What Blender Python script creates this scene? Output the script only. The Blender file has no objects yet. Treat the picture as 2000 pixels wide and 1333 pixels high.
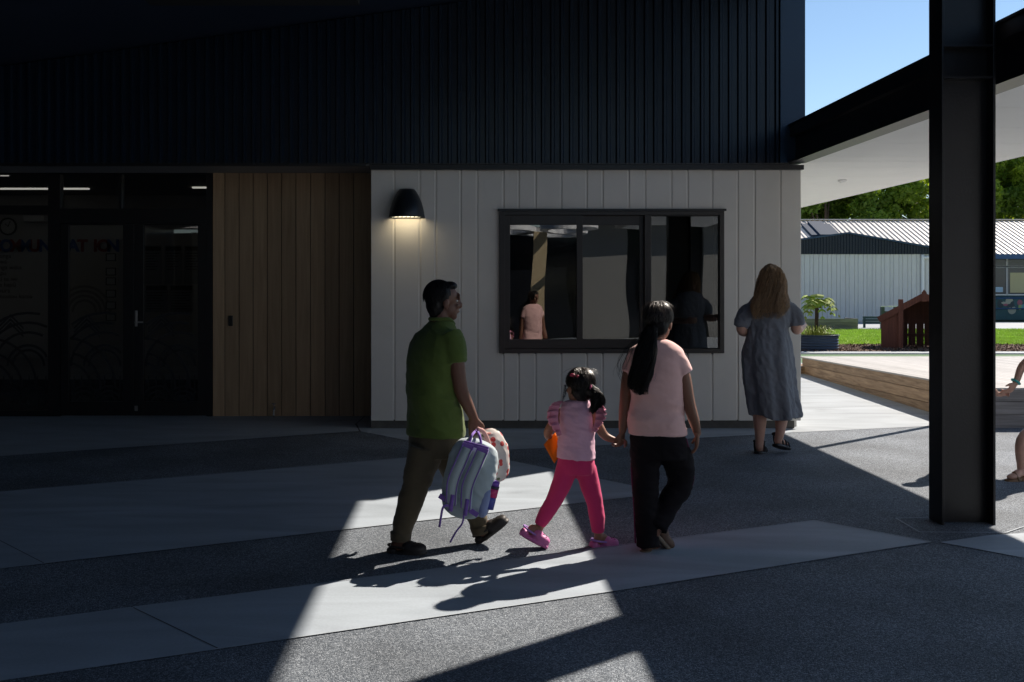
import bpy, bmesh, math, random
import numpy as np
from mathutils import Vector, Matrix, noise
random.seed(7); np.random.seed(7)
scene = bpy.context.scene
COL = scene.collection

# ------------------------------------------------------------------ camera
CX, CY, FPX, EYE = 900.0, 560.0, 2000.0, 1.6      # principal point and focal length in photo pixels, eye height
cam_d = bpy.data.cameras.new('camera'); cam = bpy.data.objects.new('camera', cam_d); COL.objects.link(cam)
cam.location = (0, 0, EYE); cam.rotation_euler = (math.radians(90), 0, 0)
cam_d.sensor_width = 36; cam_d.lens = 36.0 * FPX / 2000.0
cam_d.shift_x = (1000 - CX) / 2000.0; cam_d.shift_y = -(666.5 - CY) / 2000.0
cam_d.clip_end = 2000; cam_d.clip_start = 0.05
scene.camera = cam
# ------------------------------------------------------------------ sky, sun, exposure
SUN = Vector((0.846, 0.715, 1.0)).normalized()    # towards the sun
elev = math.asin(SUN.z); az = math.atan2(SUN.x, SUN.y)
w = bpy.data.worlds.new('World'); scene.world = w; w.use_nodes = True
nt = w.node_tree; bg = nt.nodes['Background']
sky = nt.nodes.new('ShaderNodeTexSky'); sky.sky_type = 'NISHITA'; sky.sun_disc = False
sky.sun_elevation = elev; sky.sun_rotation = az; sky.altitude = 50; sky.air_density = 1.0; sky.dust_density = 0.0; sky.ozone_density = 2.4
nt.links.new(sky.outputs[0], bg.inputs[0]); bg.inputs[1].default_value = 0.067
sl = bpy.data.lights.new('sun', 'SUN'); sl.energy = 4.5; sl.angle = math.radians(0.53); sl.color = (1.0, 0.90, 0.79)
so = bpy.data.objects.new('sun', sl); COL.objects.link(so); so.rotation_euler = (-SUN).to_track_quat('-Z', 'Y').to_euler()
so.location = (20, 20, 30)
vs = scene.view_settings; vs.view_transform = 'Standard'; vs.look = 'None'; vs.exposure = 0.90; vs.gamma = 1.0; vs.use_curve_mapping = False
scene.render.engine = 'CYCLES'
try:
    scene.cycles.max_bounces = 8; scene.cycles.transparent_max_bounces = 12; scene.cycles.use_denoising = True
except Exception: pass

# ------------------------------------------------------------------ pixel -> world
def P(px, py, Y): return Vector(((px - CX) * Y / FPX, Y, EYE - (py - CY) * Y / FPX))
def G(px, py, z=0.0):
    Y = (EYE - z) * FPX / (py - CY); return Vector(((px - CX) * Y / FPX, Y, z))

# ------------------------------------------------------------------ materials
MATS = {}
def mat(name, col, rough=0.6, metal=0.0, spec=0.5, var=0.0, vscale=4.0, bump=0.0, bscale=60.0, stretch=(1,1,1), rnd=0.0, sss=0.0, coords='Object', sheen=0.0, detail=4.0, bdist=0.004):
    if name in MATS: return MATS[name]
    m = bpy.data.materials.new(name); m.use_nodes = True; MATS[name] = m
    n = m.node_tree.nodes; l = m.node_tree.links; b = n['Principled BSDF']
    b.inputs['Base Color'].default_value = (*col, 1); b.inputs['Roughness'].default_value = rough
    b.inputs['Metallic'].default_value = metal; b.inputs['Specular IOR Level'].default_value = spec
    if sss: b.inputs['Subsurface Weight'].default_value = sss; b.inputs['Subsurface Radius'].default_value = (0.02,0.008,0.004); b.inputs['Subsurface Scale'].default_value = 0.5
    if sheen: b.inputs['Sheen Weight'].default_value = sheen
    if var or bump or rnd:
        tc = n.new('ShaderNodeTexCoord'); mp = n.new('ShaderNodeMapping'); mp.inputs['Scale'].default_value = stretch
        l.new(tc.outputs[coords], mp.inputs[0])
    if rnd:
        oi = n.new('ShaderNodeObjectInfo'); add = n.new('ShaderNodeVectorMath'); add.operation = 'SCALE'; add.inputs[0].default_value = (37,17,23)
        l.new(oi.outputs['Random'], add.inputs['Scale']); l.new(add.outputs[0], mp.inputs['Location'])
    if var or rnd:
        nz = n.new('ShaderNodeTexNoise'); nz.inputs['Scale'].default_value = vscale; nz.inputs['Detail'].default_value = detail; nz.inputs['Roughness'].default_value = 0.6
        l.new(mp.outputs[0], nz.inputs['Vector'])
        mr = n.new('ShaderNodeMapRange'); mr.inputs[1].default_value = 0.25; mr.inputs[2].default_value = 0.75; mr.inputs[3].default_value = 1 - var; mr.inputs[4].default_value = 1 + var
        l.new(nz.outputs['Fac'], mr.inputs[0])
        val = mr.outputs[0]
        if rnd:
            m2 = n.new('ShaderNodeMapRange'); m2.inputs[3].default_value = 1 - rnd; m2.inputs[4].default_value = 1 + rnd; l.new(oi.outputs['Random'], m2.inputs[0])
            mu = n.new('ShaderNodeMath'); mu.operation = 'MULTIPLY'; l.new(val, mu.inputs[0]); l.new(m2.outputs[0], mu.inputs[1]); val = mu.outputs[0]
        vm = n.new('ShaderNodeVectorMath'); vm.operation = 'SCALE'; vm.inputs[0].default_value = col; l.new(val, vm.inputs['Scale'])
        l.new(vm.outputs[0], b.inputs['Base Color'])
    if bump:
        nb = n.new('ShaderNodeTexNoise'); nb.inputs['Scale'].default_value = bscale; nb.inputs['Detail'].default_value = 3
        l.new(mp.outputs[0], nb.inputs['Vector'])
        bp = n.new('ShaderNodeBump'); bp.inputs['Strength'].default_value = bump; bp.inputs['Distance'].default_value = bdist
        l.new(nb.outputs['Fac'], bp.inputs['Height']); l.new(bp.outputs[0], b.inputs['Normal'])
    return m

def mat_asphalt():
    m = bpy.data.materials.new('exposed_aggregate_asphalt'); m.use_nodes = True
    n = m.node_tree.nodes; l = m.node_tree.links; b = n['Principled BSDF']
    tc = n.new('ShaderNodeTexCoord')
    vo = n.new('ShaderNodeTexVoronoi'); vo.inputs['Scale'].default_value = 185; l.new(tc.outputs['Object'], vo.inputs['Vector'])
    rp = n.new('ShaderNodeValToRGB'); e = rp.color_ramp.elements
    e[0].position = 0.0; e[0].color = (0.055,0.068,0.086,1); e[1].position = 1.0; e[1].color = (0.36,0.395,0.435,1)
    x = rp.color_ramp.elements.new(0.45); x.color = (0.108,0.128,0.153,1); x = rp.color_ramp.elements.new(0.75); x.color = (0.205,0.230,0.260,1)
    sp = n.new('ShaderNodeSeparateColor'); l.new(vo.outputs['Color'], sp.inputs[0]); l.new(sp.outputs[0], rp.inputs[0])
    nz = n.new('ShaderNodeTexNoise'); nz.inputs['Scale'].default_value = 1.3; nz.inputs['Detail'].default_value = 6; l.new(tc.outputs['Object'], nz.inputs['Vector'])
    mr = n.new('ShaderNodeMapRange'); mr.inputs[1].default_value = .3; mr.inputs[2].default_value = .7; mr.inputs[3].default_value = .70; mr.inputs[4].default_value = 1.22; l.new(nz.outputs['Fac'], mr.inputs[0])
    vm = n.new('ShaderNodeVectorMath'); vm.operation = 'SCALE'; l.new(rp.outputs[0], vm.inputs[0]); l.new(mr.outputs[0], vm.inputs['Scale'])
    l.new(vm.outputs[0], b.inputs['Base Color']); b.inputs['Roughness'].default_value = 0.75; b.inputs['Specular IOR Level'].default_value = 0.35
    bp = n.new('ShaderNodeBump'); bp.inputs['Strength'].default_value = 0.7; bp.inputs['Distance'].default_value = 0.006; bp.invert = True
    l.new(vo.outputs['Distance'], bp.inputs['Height']); l.new(bp.outputs[0], b.inputs['Normal'])
    return m
def mat_concrete(name, col):
    m = bpy.data.materials.new(name); m.use_nodes = True
    n = m.node_tree.nodes; l = m.node_tree.links; b = n['Principled BSDF']
    tc = n.new('ShaderNodeTexCoord'); mp = n.new('ShaderNodeMapping'); mp.inputs['Scale'].default_value = (0.5, 1.6, 1); mp.inputs['Rotation'].default_value = (0,0,math.radians(28)); l.new(tc.outputs['Object'], mp.inputs[0])
    nz = n.new('ShaderNodeTexNoise'); nz.inputs['Scale'].default_value = 1.6; nz.inputs['Detail'].default_value = 7; nz.inputs['Distortion'].default_value = 1.2; l.new(mp.outputs[0], nz.inputs['Vector'])
    nf = n.new('ShaderNodeTexNoise'); nf.inputs['Scale'].default_value = 70; nf.inputs['Detail'].default_value = 3; l.new(tc.outputs['Object'], nf.inputs['Vector'])
    ad = n.new('ShaderNodeMath'); ad.operation = 'MULTIPLY_ADD'; ad.inputs[1].default_value = 0.25; l.new(nf.outputs['Fac'], ad.inputs[0]); l.new(nz.outputs['Fac'], ad.inputs[2])
    mr = n.new('ShaderNodeMapRange'); mr.inputs[1].default_value = .35; mr.inputs[2].default_value = .95; mr.inputs[3].default_value = .72; mr.inputs[4].default_value = 1.17; l.new(ad.outputs[0], mr.inputs[0])
    vm = n.new('ShaderNodeVectorMath'); vm.operation = 'SCALE'; vm.inputs[0].default_value = col; l.new(mr.outputs[0], vm.inputs['Scale'])
    l.new(vm.outputs[0], b.inputs['Base Color']); b.inputs['Roughness'].default_value = 0.62; b.inputs['Specular IOR Level'].default_value = 0.35
    bp = n.new('ShaderNodeBump'); bp.inputs['Strength'].default_value = 0.25; bp.inputs['Distance'].default_value = 0.002
    l.new(nf.outputs['Fac'], bp.inputs['Height']); l.new(bp.outputs[0], b.inputs['Normal'])
    return m
def mat_glass(name, tint=(0.7,0.72,0.72), ior=1.9, rough=0.0, warp=0.0):
    m = bpy.data.materials.new(name); m.use_nodes = True
    n = m.node_tree.nodes; l = m.node_tree.links; n.remove(n['Principled BSDF']); out = n['Material Output']
    t = n.new('ShaderNodeBsdfTransparent'); t.inputs[0].default_value = (*tint,1)
    g = n.new('ShaderNodeBsdfGlossy'); g.inputs['Roughness'].default_value = rough; g.inputs['Color'].default_value = (0.95,0.97,1,1)
    f = n.new('ShaderNodeFresnel'); f.inputs[0].default_value = ior
    mx = n.new('ShaderNodeMixShader'); l.new(f.outputs[0], mx.inputs[0]); l.new(t.outputs[0], mx.inputs[1]); l.new(g.outputs[0], mx.inputs[2]); l.new(mx.outputs[0], out.inputs[0])
    if warp:
        tc = n.new('ShaderNodeTexCoord'); nz = n.new('ShaderNodeTexNoise'); nz.inputs['Scale'].default_value = 1.3; nz.inputs['Detail'].default_value = 0; l.new(tc.outputs['Object'], nz.inputs['Vector'])
        bp = n.new('ShaderNodeBump'); bp.inputs['Strength'].default_value = warp; bp.inputs['Distance'].default_value = 0.01; l.new(nz.outputs['Fac'], bp.inputs['Height']); l.new(bp.outputs[0], g.inputs['Normal'])
    return m
def mat_emit(name, col, s):
    m = bpy.data.materials.new(name); m.use_nodes = True
    b = m.node_tree.nodes['Principled BSDF']; b.inputs['Base Color'].default_value = (*col,1); b.inputs['Emission Color'].default_value = (*col,1); b.inputs['Emission Strength'].default_value = s
    return m
def mat_wood(name, c1, c2, rough=0.6, scale=1.0, axis='Z'):
    m = bpy.data.materials.new(name); m.use_nodes = True
    n = m.node_tree.nodes; l = m.node_tree.links; b = n['Principled BSDF']
    tc = n.new('ShaderNodeTexCoord'); mp = n.new('ShaderNodeMapping'); oi = n.new('ShaderNodeObjectInfo')
    sc = {'Z': (14,14,0.7), 'X': (0.7,14,14), 'Y': (14,0.7,14)}[axis]; mp.inputs['Scale'].default_value = [s*scale for s in sc]
    sv = n.new('ShaderNodeVectorMath'); sv.operation = 'SCALE'; sv.inputs[0].default_value = (91,53,77); l.new(oi.outputs['Random'], sv.inputs['Scale']); l.new(sv.outputs[0], mp.inputs['Location'])
    l.new(tc.outputs['Object'], mp.inputs[0])
    nz = n.new('ShaderNodeTexNoise'); nz.inputs['Scale'].default_value = 2.2; nz.inputs['Detail'].default_value = 6; nz.inputs['Distortion'].default_value = 0.6; l.new(mp.outputs[0], nz.inputs['Vector'])
    rp = n.new('ShaderNodeValToRGB'); rp.color_ramp.elements[0].position = .3; rp.color_ramp.elements[0].color = (*c1,1); rp.color_ramp.elements[1].position = .72; rp.color_ramp.elements[1].color = (*c2,1); l.new(nz.outputs['Fac'], rp.inputs[0])
    m2 = n.new('ShaderNodeMapRange'); m2.inputs[3].default_value = .82; m2.inputs[4].default_value = 1.15; l.new(oi.outputs['Random'], m2.inputs[0])
    vm = n.new('ShaderNodeVectorMath'); vm.operation = 'SCALE'; l.new(rp.outputs[0], vm.inputs[0]); l.new(m2.outputs[0], vm.inputs['Scale'])
    l.new(vm.outputs[0], b.inputs['Base Color']); b.inputs['Roughness'].default_value = rough; b.inputs['Specular IOR Level'].default_value = 0.3
    bp = n.new('ShaderNodeBump'); bp.inputs['Strength'].default_value = .3; bp.inputs['Distance'].default_value = .003; l.new(nz.outputs['Fac'], bp.inputs['Height']); l.new(bp.outputs[0], b.inputs['Normal'])
    return m

M_ASPH = mat_asphalt()
M_CONC = mat_concrete('concrete', (0.375,0.425,0.475))
M_CONC_PALE = mat_concrete('concrete_pale', (0.34,0.37,0.395))
M_JOINT = mat('joint_dark', (0.06,0.06,0.06), 0.9)
M_EDGE = mat('concrete_edge', (0.36,0.40,0.44), 0.8, var=.15, vscale=20)
M_WALL = mat('painted_board', (0.68,0.645,0.59), 0.55, var=0.04, vscale=3, bump=0.12, bscale=120, rnd=0.02)
M_BACK = mat('wall_backing', (0.70,0.665,0.61), 0.5)  # lighter than the boards, so the lit look of the grooves is colour
M_PLINTH = mat('plinth_concrete', (0.10,0.095,0.085), 0.85, var=0.2, vscale=10)
M_CLAD = mat('dark_corrugated_steel', (0.005,0.012,0.026), 0.28, spec=0.36, var=0.15, vscale=1.5, rnd=0.08)
M_NAVY = mat('navy_flashing', (0.008,0.036,0.082), 0.36, spec=0.5, var=0.1, vscale=2)
M_STEEL = mat('black_painted_steel', (0.009,0.009,0.011), 0.34, spec=0.3, var=0.15, vscale=6, bump=0.16, bscale=70, bdist=0.006)
M_FRAME = mat('window_frame_bronze', (0.020,0.016,0.014), 0.40, spec=0.5)
M_FRAMEK = mat('door_frame_black', (0.008,0.008,0.010), 0.38, spec=0.5)
M_SOFFIT = mat('soffit_white', (0.78,0.78,0.77), 0.55, var=0.03, vscale=1.5)
M_CEIL = mat('navy_ceiling', (0.014,0.026,0.055), 0.6, var=0.1, vscale=1)
M_GLASS = mat_glass('window_glass', (0.55,0.57,0.57), 1.95, warp=0.45)
M_GLASSD = mat_glass('door_glass', (0.62,0.64,0.66), 1.55)
M_CEDAR = mat_wood('cedar', (0.37,0.255,0.155), (0.48,0.345,0.215), 0.6)
M_DECKW = mat_wood('deck_timber', (0.20,0.12,0.065), (0.42,0.28,0.165), 0.6, axis='Y')
M_DECKX = mat_wood('deck_timber_shaded', (0.17,0.15,0.14), (0.33,0.30,0.28), 0.7, axis='X')  # greyer copy of the deck timber, shade of the front face in its colour
M_DECKT = mat_wood('deck_top_timber', (0.32,0.31,0.30), (0.44,0.43,0.42), 0.7, axis='Y')
M_REDW = mat_wood('red_stained_timber', (0.10,0.030,0.020), (0.17,0.055,0.035), 0.6)
M_GREYW = mat_wood('grey_timber', (0.10,0.10,0.10), (0.18,0.175,0.17), 0.75, axis='X')
M_ROOMW = mat('room_wall', (0.5,0.48,0.46), 0.8)
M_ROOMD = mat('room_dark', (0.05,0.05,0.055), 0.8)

# ------------------------------------------------------------------ mesh helpers
class MB:
    def __init__(s): s.v = []; s.f = []
    def add(s, v, f):
        o = len(s.v); s.v += [tuple(x) for x in v]; s.f += [tuple(i + o for i in q) for q in f]; return s
    def box(s, x0, x1, y0, y1, z0, z1):
        return s.add([(x0,y0,z0),(x1,y0,z0),(x1,y1,z0),(x0,y1,z0),(x0,y0,z1),(x1,y0,z1),(x1,y1,z1),(x0,y1,z1)],
                     [(0,3,2,1),(4,5,6,7),(0,1,5,4),(1,2,6,5),(2,3,7,6),(3,0,4,7)])
    def prism(s, poly, axis, a, b):      # poly of 2-D points extruded along an axis; (u,v) = the other two axes in order
        n = len(poly)
        def mk(u, v, t): return {'X': (t,u,v), 'Y': (u,t,v), 'Z': (u,v,t)}[axis]
        return s.add([mk(u,v,a) for u,v in poly] + [mk(u,v,b) for u,v in poly],
                     [tuple(range(n))[::-1], tuple(range(n, 2*n))] + [(i,(i+1)%n,(i+1)%n+n,i+n) for i in range(n)])
    def obox(s, c, R, U, N, a, b, d):    # oriented box, half sizes a b d
        c = Vector(c); vs_ = []
        for k in (-1,1):
            for j, i in ((-1,-1),(-1,1),(1,1),(1,-1)): vs_.append(c + R*a*i + U*b*j + N*d*k)
        return s.add(vs_, [(0,3,2,1),(4,5,6,7),(0,1,5,4),(1,2,6,5),(2,3,7,6),(3,0,4,7)])
    def put(s, tri): return s.add(*tri)
LOC = {}
def base(o):
    b = Vector((0,0,0))
    while o is not None: b = b + Vector(o.location); o = o.parent
    return b
def mesh_obj(name, v, f, m, parent=None, smooth=False, origin=None):
    b = base(parent) if parent else Vector((0,0,0))
    o0 = Vector(origin) if origin is not None else b
    me = bpy.data.meshes.new(name)
    V = np.asarray(v, dtype=np.float64) - np.array(o0)
    me.from_pydata(V.tolist(), [], [list(map(int, q)) for q in f]); me.materials.append(m)
    if smooth: me.polygons.foreach_set('use_smooth', [True]*len(me.polygons))
    me.update()
    bm = bmesh.new(); bm.from_mesh(me); bmesh.ops.recalc_face_normals(bm, faces=bm.faces); bm.to_mesh(me); bm.free()
    o = bpy.data.objects.new(name, me); COL.objects.link(o); o.parent = parent
    o.location = o0 - b if origin is not None else (0,0,0)
    return o
def obj(name, mb, m, parent=None, smooth=False, origin=None): return mesh_obj(name, mb.v, mb.f, m, parent, smooth, origin)
def tag(o, label, cat, group=None):
    o['label'] = label; o['category'] = cat
    if group: o['group'] = group
    return o
def struct(o): o['kind'] = 'structure'; return o
def thing(name, label, cat, loc=(0,0,0), group=None):
    o = bpy.data.objects.new(name, None); COL.objects.link(o); o.location = loc; o.empty_display_size = .2
    return tag(o, label, cat, group)
def bev(o, wd=0.004, seg=2):
    b = o.modifiers.new('bevel', 'BEVEL'); b.width = wd; b.segments = seg; b.limit_method = 'ANGLE'; b.harden_normals = False; return o
def catmull(pts, sub=5):
    p = [np.array(q, float) for q in pts]
    if len(p) < 3: return np.array([p[0] + (p[-1]-p[0])*t for t in np.linspace(0,1,sub+1)])
    out = []; q = [2*p[0]-p[1]] + p + [2*p[-1]-p[-2]]
    for i in range(1, len(q)-2):
        for t in np.linspace(0,1,sub,endpoint=False):
            a,b,c,d = q[i-1],q[i],q[i+1],q[i+2]
            out.append(.5*((2*b)+(-a+c)*t+(2*a-5*b+4*c-d)*t*t+(-a+3*b-3*c+d)*t**3))
    out.append(p[-1]); return np.array(out)
def tube(rows, n=14, sub=5, round_ends=True):
    """rows: (x,y,z,r) -> closed tube with rounded ends"""
    R = catmull([tuple(r) for r in rows], sub); C = R[:,:3]; rad = np.maximum(R[:,3], 1e-4)
    T = np.gradient(C, axis=0); T /= np.linalg.norm(T, axis=1)[:,None] + 1e-9
    ref = np.array((0,0,1.0)) if abs(T[0][2]) < .9 else np.array((0,1.0,0))
    u = np.cross(T[0], ref); u /= np.linalg.norm(u)
    rings = []
    cs = list(zip(C, rad, T))
    if round_ends:
        def cap(c, r, t, sgn): return [(c + sgn*t*r*math.sin(a), r*math.cos(a), t) for a in (1.25, .9, .5)]
        cs = cap(C[0], rad[0], T[0], -1) + cs + cap(C[-1], rad[-1], T[-1], 1)[::-1]
    V = []; F = []
    for c, r, t in cs:
        u = u - t*np.dot(u,t); u /= np.linalg.norm(u); w_ = np.cross(t,u)
        for k in range(n):
            a = 2*math.pi*k/n; V.append(c + r*(u*math.cos(a) + w_*math.sin(a)))
    m = len(cs)
    for i in range(m-1):
        for k in range(n): F.append((i*n+k, i*n+(k+1)%n, (i+1)*n+(k+1)%n, (i+1)*n+k))
    F.append(tuple(range(n))[::-1]); F.append(tuple(range((m-1)*n, m*n)))
    return V, F
def loft(rings, S, Fw, n=28, p=2.3, sub=4):
    """rings: (center Vector, a along S, b along Fw)"""
    R = catmull([(*c, a, b) for c,a,b in rings], sub); V = []; F = []
    S = np.array(S); Fw = np.array(Fw)
    for r in R:
        for k in range(n):
            t = 2*math.pi*k/n; c, s_ = math.cos(t), math.sin(t)
            V.append(r[:3] + S*r[3]*math.copysign(abs(c)**(2/p), c) + Fw*r[4]*math.copysign(abs(s_)**(2/p), s_))
    m = len(R)
    for i in range(m-1):
        for k in range(n): F.append((i*n+k, i*n+(k+1)%n, (i+1)*n+(k+1)%n, (i+1)*n+k))
    F.append(tuple(range(n))[::-1]); F.append(tuple(range((m-1)*n, m*n)))
    return V, F
def ell(c, r, axes=None, nu=20, nv=12, p=2.0):
    A = np.eye(3) if axes is None else np.array([np.array(a) for a in axes]); c = np.array(c)
    V = []; F = []
    def sg(x, e): return math.copysign(abs(x)**e, x)
    e = 2.0/p
    for j in range(1, nv):
        ph = math.pi*j/nv - math.pi/2
        for i in range(nu):
            th = 2*math.pi*i/nu
            q = (r[0]*sg(math.cos(ph),e)*sg(math.cos(th),e), r[1]*sg(math.cos(ph),e)*sg(math.sin(th),e), r[2]*sg(math.sin(ph),e))
            V.append(c + q[0]*A[0] + q[1]*A[1] + q[2]*A[2])
    b = len(V); V.append(c - r[2]*A[2]); V.append(c + r[2]*A[2])
    for j in range(nv-2):
        for i in range(nu): F.append((j*nu+i, j*nu+(i+1)%nu, (j+1)*nu+(i+1)%nu, (j+1)*nu+i))
    for i in range(nu): F.append((b, (i+1)%nu, i)); F.append((b+1, (nv-2)*nu+i, (nv-2)*nu+(i+1)%nu))
    return V, F
def lathe(prof, c=(0,0,0), n=28, closed=True):
    V = []; F = []; m = len(prof)
    for r, z in prof:
        for k in range(n): a = 2*math.pi*k/n; V.append((c[0]+r*math.cos(a), c[1]+r*math.sin(a), c[2]+z))
    for i in range(m-1):
        for k in range(n): F.append((i*n+k, i*n+(k+1)%n, (i+1)*n+(k+1)%n, (i+1)*n+k))
    if closed: F.append(tuple(range(n))[::-1]); F.append(tuple(range((m-1)*n, m*n)))
    return V, F
def blob(name, prims, m, parent, voxel=0.011, smooth=3, disp=None):
    """closed pieces melted into ONE continuous skin"""
    mb = MB()
    for q in prims: mb.put(q)
    me = bpy.data.meshes.new('tmp'); me.from_pydata([tuple(map(float, x)) for x in mb.v], [], mb.f)
    bm = bmesh.new(); bm.from_mesh(me); bmesh.ops.recalc_face_normals(bm, faces=bm.faces); bm.to_mesh(me); bm.free()
    t = bpy.data.objects.new('tmp', me); COL.objects.link(t)
    rm = t.modifiers.new('r', 'REMESH'); rm.mode = 'VOXEL'; rm.voxel_size = voxel; rm.adaptivity = 0
    dg = bpy.context.evaluated_depsgraph_get(); dg.update()
    ne = bpy.data.meshes.new_from_object(t.evaluated_get(dg))
    bpy.data.objects.remove(t); bpy.data.meshes.remove(me)
    nv = len(ne.vertices); V = np.empty(nv*3); ne.vertices.foreach_get('co', V); V = V.reshape(-1,3)
    E = np.empty(len(ne.edges)*2, dtype=np.int64); ne.edges.foreach_get('vertices', E); E = E.reshape(-1,2)
    deg = np.bincount(E.ravel(), minlength=nv)[:,None].astype(float)
    for it in range(smooth):
        for lam in (0.55, -0.30):
            A = np.zeros_like(V)
            for k in range(3):
                A[:,k] = np.bincount(E[:,0], V[E[:,1],k], nv) + np.bincount(E[:,1], V[E[:,0],k], nv)
            V = V + lam*(A/np.maximum(deg,1) - V)
    ne.vertices.foreach_set('co', V.ravel()); ne.update()
    if disp:
        N = np.empty(nv*3); ne.vertices.foreach_get('normal', N); N = N.reshape(-1,3)
        D = np.array([disp(Vector(V[i]), Vector(N[i])) for i in range(nv)])
        V = V + N*D[:,None]
    V = V - np.array(base(parent))
    ne.vertices.foreach_set('co', V.ravel())
    ne.polygons.foreach_set('use_smooth', [True]*len(ne.polygons)); ne.materials.clear(); ne.materials.append(m); ne.update()
    ne.name = name
    o = bpy.data.objects.new(name, ne); COL.objects.link(o); o.parent = parent
    return o

# ================================================================== GROUND
def sheet(name, pts, z, m, sub=None):
    mb = MB(); mb.add([(p[0],p[1],z) for p in pts], [tuple(range(len(pts)))])
    return struct(obj(name, mb, m))
M_GRASSG = mat('grass_ground', (0.28,0.40,0.06), 0.9, var=0.3, vscale=3)
sheet('ground', [(-300,-300),(300,-300),(300,400),(-300,400)], -0.012, mat('earth_and_grass', (0.07,0.09,0.03), 0.95, var=.3, vscale=.3))
sheet('asphalt_plaza', [(-12,-9),(30,-9),(30,12.6),(-12,12.6)], 0.0, M_ASPH)
g = lambda *q: [G(x,y)[:2] for x,y in q]
VX = (917, 885)                                   # where two concrete figures touch tip to tip
c_a = struct(sheet('concrete_apron', [(-12,13.4)] + [(-12, G(0,892).y - 0.0)] + g((0,892),(701,843),(694,829)) + [(-1.15,13.4)], 0.004, M_CONC))
c_b = sheet('concrete_wall_strip', [(-1.142,13.4)] + g((697,829),(704,843.5),VX,(1000,879),(1215,869),(1370,856),(1551,845.5)) + [(3.60,13.4)], 0.004, M_CONC)
c_c = sheet('concrete_band_middle', [(-12, 10.0)] + g((0,962),(400,929),VX,(1302,964),(900,1010),(0,1112)) + [(-12, 7.6)], 0.004, M_CONC)
c_d = sheet('concrete_band_front', [(-12,7.75)] + g((0,1222),(256,1187),(1090,1083),(1590,1018),(1818,1060.5),(1200,1156),(576,1248),(0,1332)) + [(-12,6.4)], 0.004, M_CONC)
c_e = sheet('concrete_triangle', g((1836,1060.5),(1930,1047),(2000,1042.5)) + [(5.6,6.75),(5.6,5.2)] + g((2000,1091)), 0.004, M_CONC)
sheet('added_bounce_ground', [(4.3,-8.9),(29,-8.9),(29,3.2),(4.3,3.2)], 0.004, M_CONC_PALE)  # unseen pale ground, added to bounce sunlight onto the right side
c_p = sheet('concrete_path', g((1551,845.5),(1815,833)) + [(6.9,12.05),(9,12.3),(9,21.4),(3.60,21.4)], 0.003, M_CONC_PALE)
def line(name, a, b, wd, z, m):
    a = Vector(a); b = Vector(b); d = (b-a).normalized(); nrm = Vector((-d.y, d.x, 0))*wd/2
    mb = MB(); mb.add([(*(a+nrm)[:2],z),(*(a-nrm)[:2],z),(*(b-nrm)[:2],z),(*(b+nrm)[:2],z)], [(0,1,2,3)]); return struct(obj(name, mb, m))
line('concrete_joint', G(256,1187), G(428,1270), .006, .0055, M_JOINT)
line('concrete_joint', G(-40,1037), G(86,1102), .006, .0055, M_JOINT)
line('concrete_joint', G(694,829), G(704,844), .010, .0055, M_JOINT)
for yy in (774, 797, 752): line('concrete_joint', G(1566,yy+1), G(1830,yy-6), .007, .0048, M_JOINT)
for a, b in (((0,1222),(1590,1018)), ((0,1332),(1200,1156)), ((1200,1156),(1818,1060)), ((0,1112),(900,1010)), ((900,1010),(1302,964)), ((0,962),VX), (VX,(1302,964)), ((1590,1018),(1818,1060)), ((0,892),(701,843)),
             ((1750,1014),(1796,1041)), ((1796,1041),(1965,1042)), ((1965,1042),(2000,1030)), ((1750,1014),(1815,1012))):
    line('paving_edge_trim', G(*a), G(*b), .012, .0060, M_EDGE)

# ================================================================== SCHOOL BUILDING
YF = 11.51; KF = YF/FPX
W = lambda px: (px-CX)*KF
Z = lambda py: EYE-(py-CY)*KF
def zroof(X): return 4.72 + 0.141*(X+0.575)
XE = 3.844                                        # right end of the tall wall
school = thing('school_building', 'dark corrugated school building with pale boarded corner, cedar wall and glazed doors', 'building', (0, YF, 0))
# --- pale boarded wall
wall = obj('wall', MB().box(W(726), W(1563), YF+.009, YF+.16, Z(822)+.01, Z(690)-.02).box(W(726), W(1563), YF+.009, YF+.16, Z(412)+.02, Z(333)-.002)
           .box(W(726), W(975)-.02, YF+.009, YF+.16, Z(690)-.018, Z(412)+.018).box(W(1413)+.02, W(1563), YF+.009, YF+.16, Z(690)-.018, Z(412)+.018), M_BACK, school)
gr = [723,770,820,851,900,932,983,1013,1046,1096,1146,1177,1228,1260,1311,1343,1391,1441,1474,1524,1566]
def board(x0, x1, z0, z1, y0, th, m, parent, ch=.005, gap=.009):
    x0 += gap; x1 -= gap
    mb = MB().prism([(x0+ch,y0),(x1-ch,y0),(x1,y0+ch),(x1,y0+th),(x0,y0+th),(x0,y0+ch)], 'Z', z0, z1)
    return obj('board', mb, m, parent, origin=((x0+x1)/2, y0, z0))
wx0, wx1, wz0, wz1 = W(975), W(1413), Z(690), Z(412)
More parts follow.
